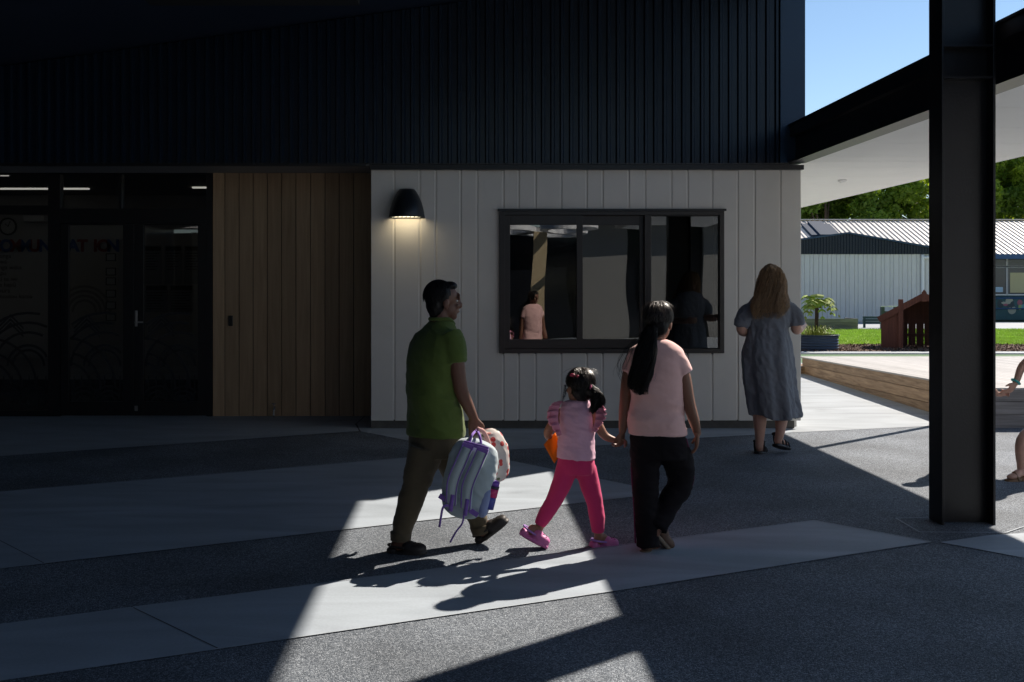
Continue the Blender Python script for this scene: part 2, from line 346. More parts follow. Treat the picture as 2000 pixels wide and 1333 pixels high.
for a, b in zip(gr[:-1], gr[1:]):
    x0, x1 = W(a), W(b)
    if x1 <= wx0 or x0 >= wx1: board(x0, x1, Z(822), Z(333), YF, .029, M_WALL, wall)
    elif x0 < wx0 or x1 > wx1:                    # board notched round the window
        xa, xb = x0+.009, x1-.009
        if x0 < wx0: q = [(xa,Z(822)),(xb,Z(822)),(xb,wz0),(wx0+.004,wz0),(wx0+.004,wz1),(xb,wz1),(xb,Z(333)),(xa,Z(333))]
        else: q = [(xb,Z(822)),(xb,Z(333)),(xa,Z(333)),(xa,wz1),(wx1-.004,wz1),(wx1-.004,wz0),(xa,wz0),(xa,Z(822))]
        bev(obj('board', MB().prism(q, 'Y', YF, YF+.029), M_WALL, wall, origin=(xa, YF, Z(822))), .005, 1)
    else:
        board(x0, x1, Z(822), wz0, YF, .029, M_WALL, wall); board(x0, x1, wz1, Z(333), YF, .029, M_WALL, wall)
obj('plinth', MB().box(W(723)+.01, W(1553), YF+.028, YF+.3, -.01, Z(822)+.012), M_PLINTH, school)
obj('side_wall', MB().box(3.72, 3.83, YF+.17, 21.0, 0, 5.2).box(-9.6, 3.72, 20.8, 21.0, 0, 5.2), M_WALL, school)
# --- window
win = obj('window', MB().box(wx0-.015, wx1+.02, YF-.055, YF+.01, wz1-.005, wz1+.018), M_FRAMEK, school)
fr = MB(); d0, d1 = YF-.04, YF+.13
fr.box(wx0, W(986), d0, d1, wz0, wz1-.006); fr.box(W(1404), wx1, d0, d1, wz0, wz1-.006)
fr.box(W(986), W(1404), d0, d1, Z(421), wz1-.006); fr.box(W(986), W(1404), d0, d1, wz0, Z(681))
fr.box(W(1258), W(1270), d0+.004, d1, Z(681), Z(421))
bev(obj('frame', fr, M_FRAME, win), .003)
def sash(x0, x1, z0, z1, gx0, gx1, gz0, gz1, y0, nm='sash'):
    s_ = MB().box(x0, gx0, y0, y0+.04, z0, z1).box(gx1, x1, y0, y0+.04, z0, z1).box(gx0, gx1, y0, y0+.04, z0, gz0).box(gx0, gx1, y0, y0+.04, gz1, z1)
    bev(obj(nm, s_, M_FRAME, win), .003)
    obj('pane', MB().box(gx0-.004, gx1+.004, y0+.016, y0+.020, gz0-.004, gz1+.004), M_GLASS, win, origin=(gx0, y0, gz0))
sash(W(986), W(1138), Z(681), Z(421), W(996), W(1126), Z(663), Z(440), YF-.018)
sash(W(1126), W(1258), Z(681)+.001, Z(421)-.001, W(1138), W(1250), Z(663), Z(440), YF+.026)
sash(W(1270), W(1404), Z(681)+.001, Z(421)-.001, W(1272), W(1403), Z(680), Z(423), YF-.010)
obj('latch', MB().box(W(990), W(994), YF-.028, YF-.019, Z(668), Z(658)), M_FRAMEK, win)
# room behind the window
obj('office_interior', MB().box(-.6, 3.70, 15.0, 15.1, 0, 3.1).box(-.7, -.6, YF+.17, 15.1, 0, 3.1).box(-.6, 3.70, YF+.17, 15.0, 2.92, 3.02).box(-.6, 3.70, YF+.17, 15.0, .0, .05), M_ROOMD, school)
# --- corrugated upper wall in sheets
ZB = Z(320)
def clad_sheet(x0, nrib, pitch, yb, m, parent, zb, ztop, name='cladding_sheet', h=.028):
    prof = []
    for i in range(nrib):
        a = x0 + i*pitch
        prof += [(a, 0), (a+pitch*.48, 0), (a+pitch*.60, -h), (a+pitch*.84, -h), (a+pitch*.96, 0)]
    prof.append((x0+nrib*pitch - .003, 0))
    V = []; F = []
    for x, d in prof: V += [(x, yb+d, zb), (x, yb+d, ztop(x))]
    for x, d in prof: V += [(x, yb+.03, zb), (x, yb+.03, ztop(x))]
    n = len(prof)
    for i in range(n-1):
        F += [(2*i,2*i+2,2*i+3,2*i+1), (2*n+2*i,2*n+2*i+1,2*n+2*i+3,2*n+2*i+2), (2*i,2*n+2*i,2*n+2*i+2,2*i+2), (2*i+1,2*i+3,2*n+2*i+3,2*n+2*i+1)]
    F += [(0,1,2*n+1,2*n), (2*n-2,4*n-2,4*n-1,2*n-1)]
    return mesh_obj(name, V, F, m, parent, origin=(x0, yb, zb))
upper = obj('upper_wall', MB().prism([(-9.6,ZB),(XE-.02,ZB),(XE-.02,zroof(XE)-.02),(-9.6,zroof(-9.6)-.02)], 'Y', YF-.02, YF+.16), M_NAVY, school)
pitch = .1045
x = W(1519)
while x > -9.3:
    x -= 8*pitch; clad_sheet(x, 8, pitch, YF-.052, M_CLAD, upper, ZB, lambda q: zroof(q)-.02)
bev(obj('corner_flashing', MB().prism([(W(1519)+.003,ZB),(XE,ZB),(XE,zroof(XE)-.02),(W(1519)+.003,zroof(W(1519))-.02)], 'Y', YF-.085, YF-.021), M_NAVY, upper), .004)
obj('head_flashing', MB().box(W(723), W(1566), YF-.075, YF+.10, Z(333), Z(324)).box(W(723), W(1536), YF-.09, YF-.02, Z(324)+.002, ZB-.002), M_FRAMEK, school)
obj('base_flashing', MB().box(-9.6, W(716), YF-.09, YF-.02, ZB-.035, ZB-.002), M_FRAMEK, school)
# --- recessed entry: soffit, cedar, doors
YD = 12.6; KD = YD/FPX
W2 = lambda px: (px-CX)*KD
Z2 = lambda py: EYE-(py-CY)*KD
obj('entry_soffit', MB().prism([(YF-.018,ZB-.03),(YD+.2,Z2(337)),(YD+.2,Z2(337)+.06),(YF-.018,ZB-.004)], 'X', -9.5, W(723)), mat('entry_soffit_paint', (.30,.30,.30), .6), school)
cw = obj('cedar_wall', MB().box(W2(416), W2(724)+.1, YD+.022, YD+.15, -.01, Z2(339)), M_FRAMEK, school)
cg = [415,439,467,494.4,522,550,578,606.6,635,662.6,691,726]
for a, b in zip(cg[:-1], cg[1:]): board(W2(a), W2(b), .006, Z2(338), YD, .021, M_CEDAR, cw, ch=.004, gap=.0035)
obj('return_wall', MB().box(W(723)+.004, W(723)+.12, YF+.17, YD+1.5, 0, ZB), M_BACK, school)
dr = MB(); a0, a1 = YD-.02, YD+.10
dr.box(W2(404), W2(415), a0, a1, 0, Z2(339)).box(W2(95), W2(118), a0, a1, 0, Z2(339)).box(-9.5, W2(404), a0, a1, Z2(341), Z2(337))
dr.box(W2(118), W2(404), a0+.002, a1, Z2(437), Z2(408)).box(-9.5, W2(95), a0+.002, a1, Z2(420), Z2(402)).box(-9.5, W2(95), a0+.002, a1, 0, Z2(802)).box(W2(233), W2(238), a0+.002, a1, Z2(408), Z2(341))
dr.box(W2(-140), W2(-118), a0+.002, a1, 0, Z2(341))
obj('door_frame', dr, M_FRAMEK, school)
M_DECAL = mat('frosted_decal', (.012,.014,.018), .8)
def decal_arcs(xa, xb, seed):
    rnd = random.Random(seed); mb = MB(); yy = YD+.028
    def arc(cx, cz, r, t, a0, a1):
        n = 14
        for i in range(n):
            u0 = a0+(a1-a0)*i/n; u1 = a0+(a1-a0)*(i+1)/n
            q = [(cx+rr*math.cos(u), cz+rr*math.sin(u)) for rr,u in ((r,u0),(r,u1),(r+t,u1),(r+t,u0))]
            if all(xa < X < xb and .1 < z_ < 1.45 for X,z_ in q): mb.prism(q, 'Y', yy-.0015, yy)
    mid = (xa+xb)/2
    for r in (.18,.24,.40,.52,.64): arc(mid+.1, .62, r, .03, 0, math.pi)
    for r in (.3,.42,.6): arc(xa-.05, .35, r, .03, 0, math.pi*.6)
    for r in (.08,.14,.2): arc(xa+.18, .16, r, .022, 0, math.pi); arc(xb-.18, .16, r, .022, 0, math.pi)
    for k in range(3):
        for s_ in (-1,1):
            ax = mid-.12; mb.add([(ax,yy,1.16+.05*k),(ax+s_*.16,yy,1.0+.05*k),(ax+s_*.16,yy,.97+.05*k),(ax,yy,1.13+.05*k)], [(0,1,2,3)])
    for k in range(7): X = xa+.05+k*(xb-xa-.1)/6; mb.box(X, X+.012, yy-.0015, yy, .12, .5)
    return mb
def door(x0, x1, gx0, gx1, handle):
    d = bev(obj('door', MB().box(x0+.003, gx0, YD, YD+.05, .012, Z2(437)-.004).box(gx1, x1-.003, YD, YD+.05, .012, Z2(437)-.004).box(gx0, gx1, YD, YD+.05, .012, Z2(785)).box(gx0, gx1, YD, YD+.05, Z2(440), Z2(437)-.004), M_FRAMEK, school), .003)
    obj('pane', MB().box(gx0-.002, gx1+.002, YD+.030, YD+.034, Z2(785)-.002, Z2(440)+.002), M_GLASSD, d)
    obj('decal', decal_arcs(gx0, gx1, handle), M_DECAL, d)
    if handle:
        ch = mat('brushed_steel', (.55,.55,.55), .3, metal=1)
        hx = W2(266)
        h_ = MB().box(hx-.016, hx+.016, YD-.010, YD+.001, Z2(638), Z2(607)); h_.box(hx-.008, hx+.10, YD-.055, YD-.040, Z2(631), Z2(628)).box(hx-.008, hx+.008, YD-.055, YD-.009, Z2(631), Z2(628))
        bev(obj('handle', h_, ch, d), .003)
        obj('floor_bolt', MB().box(hx-.02, hx+.02, YD-.006, YD+.001, Z2(803), Z2(793)), ch, d)
door(W2(118), W2(262), W2(134), W2(240), 0)
door(W2(262), W2(404), W2(280), W2(386), 1)
tr = obj('glazing', MB().box(W2(-118), W2(95), YD+.03, YD+.034, Z2(802), Z2(420)), M_GLASSD, school)
obj('pane', MB().box(W2(-118), W2(95), YD+.03, YD+.034, Z2(402), Z2(341)), M_GLASSD, tr)
obj('pane', MB().box(W2(118), W2(233), YD+.03, YD+.034, Z2(408), Z2(341)), M_GLASSD, tr)
obj('pane', MB().box(W2(238), W2(404), YD+.03, YD+.034, Z2(408), Z2(341)), M_GLASSD, tr)
obj('decal', decal_arcs(W2(-20), W2(95), 3), M_DECAL, tr)
# classroom behind the doors
obj('classroom_interior', MB().box(-10.5, -1.2, 17.5, 17.6, 0, 3.3).box(-1.3, -1.2, YD+.2, 17.5, 0, 3.3).box(-10.5, -1.3, YD+.15, 17.5, 3.16, 3.26).box(-10.6, -10.5, YD, 17.6, 0, 3.3), M_ROOMW, school)
obj('classroom_floor', MB().box(-10.5, -1.3, YD+.12, 17.5, -.01, .010), mat('carpet', (.05,.055,.07), .9), school)
M_TUBE = mat_emit('tube_light', (1.0,.93,.80), 0.5)
for (xa, xb, yy) in ((-7.6,-6.3,14.2), (-4.6,-3.6,13.6), (-7.9,-5.9,16.2), (-4.2,-3.2,16.0), (-9.0,-6.9,12.93), (-6.6,-4.5,12.93), (-4.2,-2.1,12.93)):  # last three strips sit hidden above the transom, added to brighten the room
    obj('ceiling_light', MB().box(xa, xb, yy, yy+.08, 3.138, 3.158), M_TUBE, school)
# --- main raking roof, beam and added light-blocking wing
rf = obj('roof', MB().prism([(-9.6,zroof(-9.6)),(3.752,zroof(3.752)),(3.752,zroof(3.752)+.12),(-9.6,zroof(-9.6)+.12)], 'Y', 0.5, 21.0), M_CEIL, school)
obj('added_shade_roof', MB().prism([(-9.6,zroof(-9.6)),(-1.6,zroof(-1.6)),(-1.6,zroof(-1.6)+.12),(-9.6,zroof(-9.6)+.12)], 'Y', -8.2, .495), M_CEIL, rf)  # unseen slab, added to keep the paving at the left dark
obj('edge_fascia', MB().box(3.753, 3.768, 0.5, 21.0, zroof(3.768), zroof(3.768)+.16), M_FRAMEK, rf)
obj('ceiling_bulkhead', MB().box(-4.16, -1.0, 9.3, 10.1, 4.37, 4.62), mat('bulkhead_paint', (.03,.032,.034), .6), rf)
obj('added_shade_wall', MB().box(-9.75, -9.6, -9, 21, 0, 4.0), M_CLAD, school)  # unseen wall, added to cut the sky light from the left

# ================================================================== WALKWAY CANOPY + COLUMNS
XB = 3.65; ZL = 2.976; ZU = 3.407
canopy = thing('walkway_canopy', 'covered walkway roof with black steel edge beam and white panelled ceiling', 'canopy', (XB, YF, ZL))
bm_ = MB().box(XB, XB+.19, -2, YF-.09, ZL, ZL+.018).box(XB, XB+.19, -2, YF-.09, ZU-.018, ZU).box(XB+.085, XB+.105, -2, YF-.09, ZL+.016, ZU-.016)
bm_.box(XB+.02, XB+.086, -2, YF-.09, ZU-.135, ZU-.017)
obj('beam', bm_, M_STEEL, canopy)
XR = 6.03; ys = -2.0
obj('roof_deck', MB().box(XB+.20, XR-.02, -2, YF-.09, ZL+.10, 3.45).box(3.86, XR-.02, YF-.088, 20.5, ZL+.10, 3.45), M_CLAD, canopy)
while ys < 20.4:
    ye = ys+1.0
    xa = XB+.135 if ye <= YF-.05 else 3.86
    if ys < YF-.05 < ye: obj('ceiling_panel', MB().box(XB+.135, XR, ys+.003, YF-.10, ZL+.02, ZL+.05).box(3.86, XR, YF-.09, ye-.003, ZL+.02, ZL+.05), M_SOFFIT, canopy)
    else: obj('ceiling_panel', MB().box(xa, XR, ys+.003, ye-.003, ZL+.02, ZL+.05), M_SOFFIT, canopy)
    ys = ye
obj('fascia', MB().box(XR+.002, XR+.03, -2, 20.5, ZL+.03, 3.47), M_CLAD, canopy)
obj('edge_strip', MB().box(XB+.105, XB+.134, -2, YF-.10, ZL+.019, ZL+.03), mat('edge_strip_grey', (.35,.37,.36), .5), canopy)
sd = MB(); sd.put(lathe([(.055,0),(.055,-.018),(.035,-.03),(.025,-.045),(.0,-.046)], (W(1645)*13.4/YF, 13.4, ZL+.02)))
tag(obj('ceiling_detector', sd, M_SOFFIT, smooth=True, origin=(W(1645)*13.4/YF, 13.4, ZL+.02)), 'small white round detector on the walkway ceiling', 'detector')
YC = 6.96; c0, c1 = (1814-CX)*(YC+.096)/FPX, (1945-CX)*(YC-.096)/FPX
column = thing('steel_column', 'tall black steel I section column in front of the walkway beam', 'column', ((c0+c1)/2, YC, 0))
ztop = zroof(c1)-.01
bev(obj('web', MB().box(c0+.016, c1-.016, YC-.008, YC+.008, 0, ztop-.06), M_STEEL, column), .001)
for xx in (c0, c1-.018): bev(obj('flange', MB().box(xx, xx+.018, YC-.096, YC+.096, 0, ztop-.06), M_STEEL, column, origin=(xx,YC,0)), .003)
for py in (95, 156): obj('stiffener', MB().box(c0+.019, c1-.019, YC-.09, YC-.009, P(0,py,YC).z-.008, P(0,py,YC).z+.008), M_STEEL, column)
po = MB().put(lathe([(.045,0),(.045,ZL+.10)], (5.72, 12.0, 0), 16))
tag(obj('slim_post', po, M_STEEL, smooth=True, origin=(5.72,12.0,0)), 'slim dark post under the outer edge of the walkway roof', 'post')

# ================================================================== WALL LAMP, READER, TAP
lx, lz = W(795), Z(427); lamp = thing('wall_lamp', 'black dome wall lamp shining warm light down the pale boards', 'lamp', (lx, YF, lz))
shp = MB(); n = 22; V = []; F = []
prof = [(0,.202,.155),(.02,.200,.158),(.10,.186,.145),(.18,.165,.125),(.25,.135,.098),(.30,.105,.075),(.325,.085,.06),(.33,.05,.03)]
for z_, a, b in prof:
    for k in range(n+1):
        t = math.pi*k/n; V.append((lx - a*math.cos(t), YF-.002 - (b*2.0)*math.sin(t)**.8 if 0<k<n else YF-.002, lz+z_))
m_ = n+1
for i in range(len(prof)-1):
    for k in range(n): F.append((i*m_+k, i*m_+k+1, (i+1)*m_+k+1, (i+1)*m_+k))
    F.append((i*m_+n, i*m_, (i+1)*m_, (i+1)*m_+n))
F.append(tuple(range((len(prof)-1)*m_, len(prof)*m_)))
sh = mesh_obj('shade', V, F, mat('lamp_black', (.012,.015,.02), .42), lamp, smooth=True)
sm = sh.modifiers.new('s', 'SOLIDIFY'); sm.thickness = .006
lens = MB(); V = [(lx - .185*math.cos(math.pi*k/n), YF-.02-.255*math.sin(math.pi*k/n)**.8, lz+.012) for k in range(n+1)]
lens.add(V + [(x_,y_,z_+.02) for x_,y_,z_ in V], [tuple(range(n+1)), tuple(range(n+1,2*n+2))] + [(i,i+1,i+n+2,i+n+1) for i in range(n)])
obj('diffuser', lens, mat_emit('lamp_glow', (1.0,.88,.62), 1.7), lamp)
for k in range(7): obj('louvre', MB().box(lx-.135+k*.045-.004, lx-.135+k*.045+.004, YF-.22, YF-.03, lz+.001, lz+.011), mat('louvre_metal', (.5,.48,.4), .4), lamp)
ld = bpy.data.lights.new('lamp_light', 'AREA'); ld.shape = 'RECTANGLE'; ld.size = .30; ld.size_y = .16; ld.energy = 0.22; ld.color = (1,.80,.48)
lo = bpy.data.objects.new('lamp_light', ld); COL.objects.link(lo); lo.parent = lamp; lo.location = (0,-.13,-.004)
rx = W2(451); rd = MB().box(rx-.026, rx+.026, YD-.030, YD-.0005, Z2(637), Z2(617))
tag(bev(obj('card_reader', rd, mat('reader_black', (.015,.015,.016), .35), origin=(rx,YD,Z2(627))), .006), 'small black card reader on the cedar boards', 'card reader')
tx = W2(537); tp = thing('garden_tap', 'small chrome tap standing at the foot of the cedar wall', 'tap', (tx, YD-.08, 0))
chrome = mat('chrome', (.6,.6,.6), .25, metal=1)
obj('riser', MB().put(tube([(tx,YD-.08,-.0,.014),(tx,YD-.08,.12,.012)], 10)), chrome, tp, True)
obj('spout', MB().put(tube([(tx,YD-.08,.11,.014),(tx+.02,YD-.12,.13,.011),(tx+.02,YD-.14,.10,.009)], 10)), chrome, tp, True)
obj('handle', MB().put(tube([(tx,YD-.08,.12,.007),(tx,YD-.08,.16,.006)], 8)).put(ell((tx,YD-.08,.165), (.03,.008,.008))), chrome, tp, True)

# ================================================================== CLASSROOM WALL DISPLAY
YR = 17.48; KR = YR/FPX
WR = lambda px: (px-CX)*KR
ZR = lambda py: EYE-(py-CY)*KR
def text_mesh(name, s, size, loc, m, parent=None, ext=.004, align='LEFT', bold=0.0):
    cu = bpy.data.curves.new('t', 'FONT'); cu.body = s; cu.size = size; cu.extrude = ext; cu.offset = bold; cu.align_x = align
    t = bpy.data.objects.new('t', cu); COL.objects.link(t)
    dg = bpy.context.evaluated_depsgraph_get(); dg.update()
    me = bpy.data.meshes.new_from_object(t.evaluated_get(dg)); bpy.data.objects.remove(t)
    me.materials.clear(); me.materials.append(m); me.name = name
    o = bpy.data.objects.new(name, me); COL.objects.link(o); o.parent = parent
    o.rotation_euler = (math.radians(90),0,0); o.location = Vector(loc) - (base(parent) if parent else Vector((0,0,0)))
    return o
lt = thing('wall_lettering', 'large red and blue cut out letters spelling COMMUNICATION on the classroom wall', 'lettering', (WR(60), YR-.01, ZR(492)))
mr_ = mat('letter_red', (.35,.04,.04), .7); mb_ = mat('letter_blue', (.04,.10,.35), .7)
for i, c in enumerate('COMMUNICATION'): text_mesh('letter', c, .28, (WR(142+(i-8)*19.0-(1 if c=='I' else 9)+(4 if c=='I' else 0)), YR-.015, ZR(491)), mr_ if i in (0,2,4,7,9,10,11) else mb_, lt, .008, 'LEFT', .010)
paper = mat('display_paper', (.55,.54,.52), .8, var=.05); ink = mat('ink', (.03,.03,.03), .8)
pn = obj('display_board', MB().box(WR(-90), WR(118), YR-.008, YR-.002, ZR(700), ZR(494)), paper, origin=(WR(20),YR,ZR(600))); tag(pn, 'white display board with lines of black Māori text left of the doors', 'display board')
for i, s in enumerate(('maunga','awa','u nga waka','tapu','aki te iwi','te hapū','te kura','tēnā koutou katoa')):
    wpx = {0:22,1:14,2:43,3:13,4:35,5:32,6:20,7:64}[i]
    t = text_mesh('text_line', s, .105, (WR(wpx), YR-.010, ZR(504+i*11.3)), ink, pn, .001, 'RIGHT')
p2 = obj('display_board', MB().box(WR(125), WR(232), YR-.007, YR-.002, ZR(640), ZR(494)), mat('display_paper_warm', (.50,.47,.42), .8), origin=(WR(180),YR,ZR(560))); tag(p2, 'cream display board with a drawn rainbow behind the left door leaf', 'display board')
rb = MB()
for r in (.18,.26,.34,.42):
    for i in range(16):
        u0, u1 = math.pi*i/16, math.pi*(i+1)/16
        rb.prism([(WR(165)+q*math.cos(u), ZR(610)+q*math.sin(u)) for q,u in ((r,u0),(r,u1),(r+.04,u1),(r+.04,u0))], 'Y', YR-.010, YR-.0075)
obj('rainbow_drawing', rb, mat('drawing_grey', (.30,.28,.26), .8), p2)
for i, py in enumerate((503,531,550,574,597,620)):
    c = thing('word_card', ('topmost','second','third','fourth','fifth','lowest')[i] + ' of the small framed cards in a column behind the left door', 'card', (WR(217), YR-.012, ZR(py)), 'word cards in a column')
    obj('frame', MB().box(WR(207), WR(227), YR-.013, YR-.009, ZR(py+7.5), ZR(py-7.5)), ink, c); obj('paper', MB().box(WR(209), WR(225), YR-.015, YR-.0135, ZR(py+6), ZR(py-6)), paper, c)
for i, (xa, xb, ya, yb, lab) in enumerate(((282,316,480,555,'tall chart with a dark heading behind the right door, upper left'), (322,356,480,555,'chart with a dark heading behind the right door, middle'), (360,396,480,555,'chart with a dark heading at the right edge of the right door'), (284,328,557,610,'list sheet low behind the right door, left one'), (332,378,557,610,'list sheet low behind the right door, right one'))):
    c = thing('chart', lab, 'poster', (WR((xa+xb)/2), YR-.01, ZR(yb)), 'charts behind the right door')
    obj('sheet', MB().box(WR(xa), WR(xb), YR-.010, YR-.006, ZR(yb), ZR(ya)), mat('chart_paper', (.30,.30,.31), .8), c)
    obj('heading', MB().box(WR(xa+2), WR(xb-2), YR-.012, YR-.0105, ZR(ya+10), ZR(ya+2)), ink, c)
    ln = MB()
    for k in range(7): ln.box(WR(xa+3), WR(xb-4-(k*5)%11), YR-.012, YR-.0105, ZR(ya+16+k*5.2), ZR(ya+14.5+k*5.2))
    obj('text_block', ln, ink, c)
ck = thing('wall_clock', 'round black rimmed clock on the classroom wall', 'clock', (WR(17), YR-.03, ZR(443)))
def disc_y(c, r0, r1, y0, y1, n=32):
    mb = MB(); 
    for i in range(n):
        u0, u1 = 2*math.pi*i/n, 2*math.pi*(i+1)/n
        mb.prism([(c[0]+q*math.cos(u), c[1]+q*math.sin(u)) for q,u in ((r0,u0),(r0,u1),(r1,u1),(r1,u0))], 'Y', y0, y1)
    return mb
obj('rim', disc_y((WR(17),ZR(443)), .125, .15, YR-.04, YR-.005), ink, ck); obj('face', disc_y((WR(17),ZR(443)), .001, .126, YR-.02, YR-.006), paper, ck)
for k, (a, L) in enumerate(((1.2,.10),(2.4,.07))):
    R = Vector((math.cos(a),0,math.sin(a))); obj('hand', MB().obox(Vector((WR(17),YR-.024,ZR(443)))+R*L/2, R, Vector((-R.z,0,R.x)), Vector((0,1,0)), L/2, .006, .002), ink, ck)
hp = obj('heat_pump', MB().box(WR(54), WR(96), YR-.20, YR-.005, ZR(435), ZR(421)), mat('appliance_white', (.6,.6,.6), .5), origin=(WR(75),YR,ZR(428))); bev(tag(hp, 'white heat pump unit high on the classroom wall', 'heat pump'), .02)

# ================================================================== BUILDING BEHIND THE CAMERA (seen in the window's reflection)
opp = thing('opposite_building', 'pale school block across the courtyard, mirrored in the corner window', 'building', (4, -9.2, 0))
M_OPP = mat('opposite_boards', (0.36,0.31,0.24), .6, var=.05)
def RX(px, Y): return (px-CX)*(2*YF-Y)/FPX
for xa, xb, zt in ((-9,-3,3.4),(RX(1138,-9),RX(1226,-9),3.5),(RX(1272,-9),RX(1324,-9),3.5),(RX(1378,-9),RX(1440,-9),3.5),(9.9,28,5.2)):  # rightmost white panel is out of view, added to bounce light back
    obj('wall_panel', MB().box(xa, xb, -9.3, -9.0, 0, zt), M_OPP if xa < 3 else M_SOFFIT if xa > 9.8 else mat('opposite_grey_boards', (.20,.20,.19), .6), opp)
obj('glazing', MB().box(-11.5, 16, -9.5, -9.32, 0, 3.4), mat('dark_glazing', (.01,.012,.016), .1), opp)
obj('soffit', MB().box(-11.5, 16, -9.3, -8.4, 3.52, 3.7), M_SOFFIT, opp)
obj('parapet', MB().box(-11.5, 16, -9.5, -8.3, 3.71, 4.6), M_CLAD, opp)

shd = thing('courtyard_shade', 'white shade with curved openings on a tan post, mirrored in the left window pane', 'shade', (RX(1048,-6), -6.0, 0))
sx_, sz_ = RX(1048,-6), 3.12
obj('post', MB().box(RX(1034,-6), RX(1063,-6), -6.1, -5.9, 0, sz_), mat('tan_post', (.50,.40,.24), .6), shd)
def ring(cx, cy, a, b, wd, z0, z1):
    mb = MB(); n = 36
    for i in range(n):
        u0, u1 = 2*math.pi*i/n, 2*math.pi*(i+1)/n
        mb.prism([(cx+(a+e*wd)*math.cos(u), cy+(b+e*wd)*math.sin(u)) for e,u in ((0,u0),(0,u1),(1,u1),(1,u0))], 'Z', z0, z1)
    return mb
for cx_, cy_, a_, b_ in ((sx_+.75,-5.2,.55,.9),(sx_+.5,-7.0,.8,.7),(sx_-.75,-6.4,.4,.8)):
    obj('hoop', ring(cx_, cy_, a_, b_, .26, sz_, sz_+.10), M_SOFFIT, shd)
# ================================================================== DECK, LAWN, PLANTER, PLAYHOUSE
deck = thing('timber_deck', 'low timber seating deck with bleached top and banded board sides', 'deck', (5.9, 11.6, 0))
dA = Vector((5.87, 11.6, 0)); dB = G(1567,729.5)              # near corner, far corner of the left side
hA, hB = .455, .30
L = (dB-dA); Ln = L.length; Lu = L/Ln; Nn = Vector((Lu.y, -Lu.x, 0))   # Nn points into the deck
def side_board(k):
    t0, t1 = .152*k+.003, .152*(k+1)-.003
    pts = [(dA, hA-t0), (dB, hB-t0), (dB, max(hB-t1,-.05)), (dA, hA-t1)]
    V = [(*(p.xy), z) for p,z in pts] + [(*((p+Nn*.04).xy), z) for p,z in pts]
    if pts[1][1] <= -.04: return
    mesh_obj('board', V, [(0,1,2,3),(4,7,6,5),(0,4,5,1),(1,5,6,2),(2,6,7,3),(3,7,4,0)], M_DECKW, deck, origin=dA)
for k in range(3): side_board(k)
for k in range(3): obj('board', MB().box(5.90, 14.0, 11.56, 11.60, hA-.152*(k+1)+.003, hA-.152*k-.003), M_DECKX, deck, origin=(5.9,11.6,hA-.15*k))
M_DCORE = mat('deck_core', (.03,.028,.026), .9)
cV = [(dA.x+.05,11.62,-.01),(14,11.62,-.01),(14,19.2,-.01),(dB.x+.05,19.0,-.01)]
obj('substructure', MB().add(cV+[(dA.x+.05,11.62,hA-.03),(14,11.62,hA-.03),(14,19.2,hB-.04),(dB.x+.05,19.0,hB-.04)], [(0,3,2,1),(4,5,6,7),(0,1,5,4),(1,2,6,5),(2,3,7,6),(3,0,4,7)]), M_DCORE, deck)
xx = 0
while xx < 7.8:                                              # top boards run away from the camera
    x0 = dA.x - .01 + xx; x1 = x0 + .136; sh_ = (dB.x-dA.x)
    V = [(x0,11.55,hA),(x1,11.55,hA),(x1+sh_,19.05,hB),(x0+sh_,19.05,hB)]
    V = V + [(a,b,c-.022) for a,b,c in V]
    mesh_obj('top_board', V, [(0,1,2,3),(4,7,6,5),(0,4,5,1),(1,5,6,2),(2,6,7,3),(3,7,4,0)], M_DECKT, deck, origin=(x0,11.55,hA)); xx += .142
obj('lower_step', MB().box(dB.x-.75, dB.x+.2, dB.y-.15, dB.y+.6, 0, .13), M_DECKW, deck)
YK = 24.6
M_TURF = mat('artificial_turf', (.10,.17,.085), .95, var=.35, vscale=30, bump=.6, bscale=200)
sheet('artificial_turf', [(3.6,21.4),(40,21.4),(40,YK-.5),(3.6,YK-.5)], .002, M_TURF)
struct(obj('kerb_strip', MB().box(3.6, 40, YK-.5, YK+.15, -.01, .03), M_CONC_PALE))
M_BARK = mat('bark_soil', (.07,.04,.028), .95, var=.4, vscale=25)
sheet('mulch_bed', [(3.6,YK+.15),(40,YK+.15),(40,27.8),(3.6,27.8)], .002, M_BARK)
sheet('lawn', [(3.6,27.8),(50,27.8),(50,38.2),(3.6,38.2)], .003, M_GRASSG)
sheet('far_path', [(3.6,38.2),(60,38.2),(60,46.0),(3.6,46.0)], .003, M_CONC_PALE)
def scatter(name, x0, x1, y0, y1, n, fn, m, label, cat, mats=None):
    V = []; F = []
    for i in range(n):
        v, f = fn(random.uniform(x0,x1), random.uniform(y0,y1)); o = len(V); V += v; F += [tuple(q+o for q in t) for t in f]
    o = mesh_obj(name, V, F, m); o['kind'] = 'stuff'; tag(o, label, cat); return o
def blade(x, y):
    h = random.uniform(.035,.075); a = random.uniform(0,6.28); dx, dy = math.cos(a)*.012, math.sin(a)*.012; lx_, ly_ = random.gauss(0,.02), random.gauss(0,.02)
    return [(x-dx,y-dy,.002),(x+dx,y+dy,.002),(x+lx_,y+ly_,h)], [(0,1,2)]
M_BLADE = mat('grass_blade', (.42,.58,.09), .7, var=.35, vscale=1.2, spec=.3)
scatter('lawn_grass', 8.5, 21.5, 27.8, 38.1, 60000, blade, M_BLADE, 'bright mown lawn beyond the bark bed', 'grass')
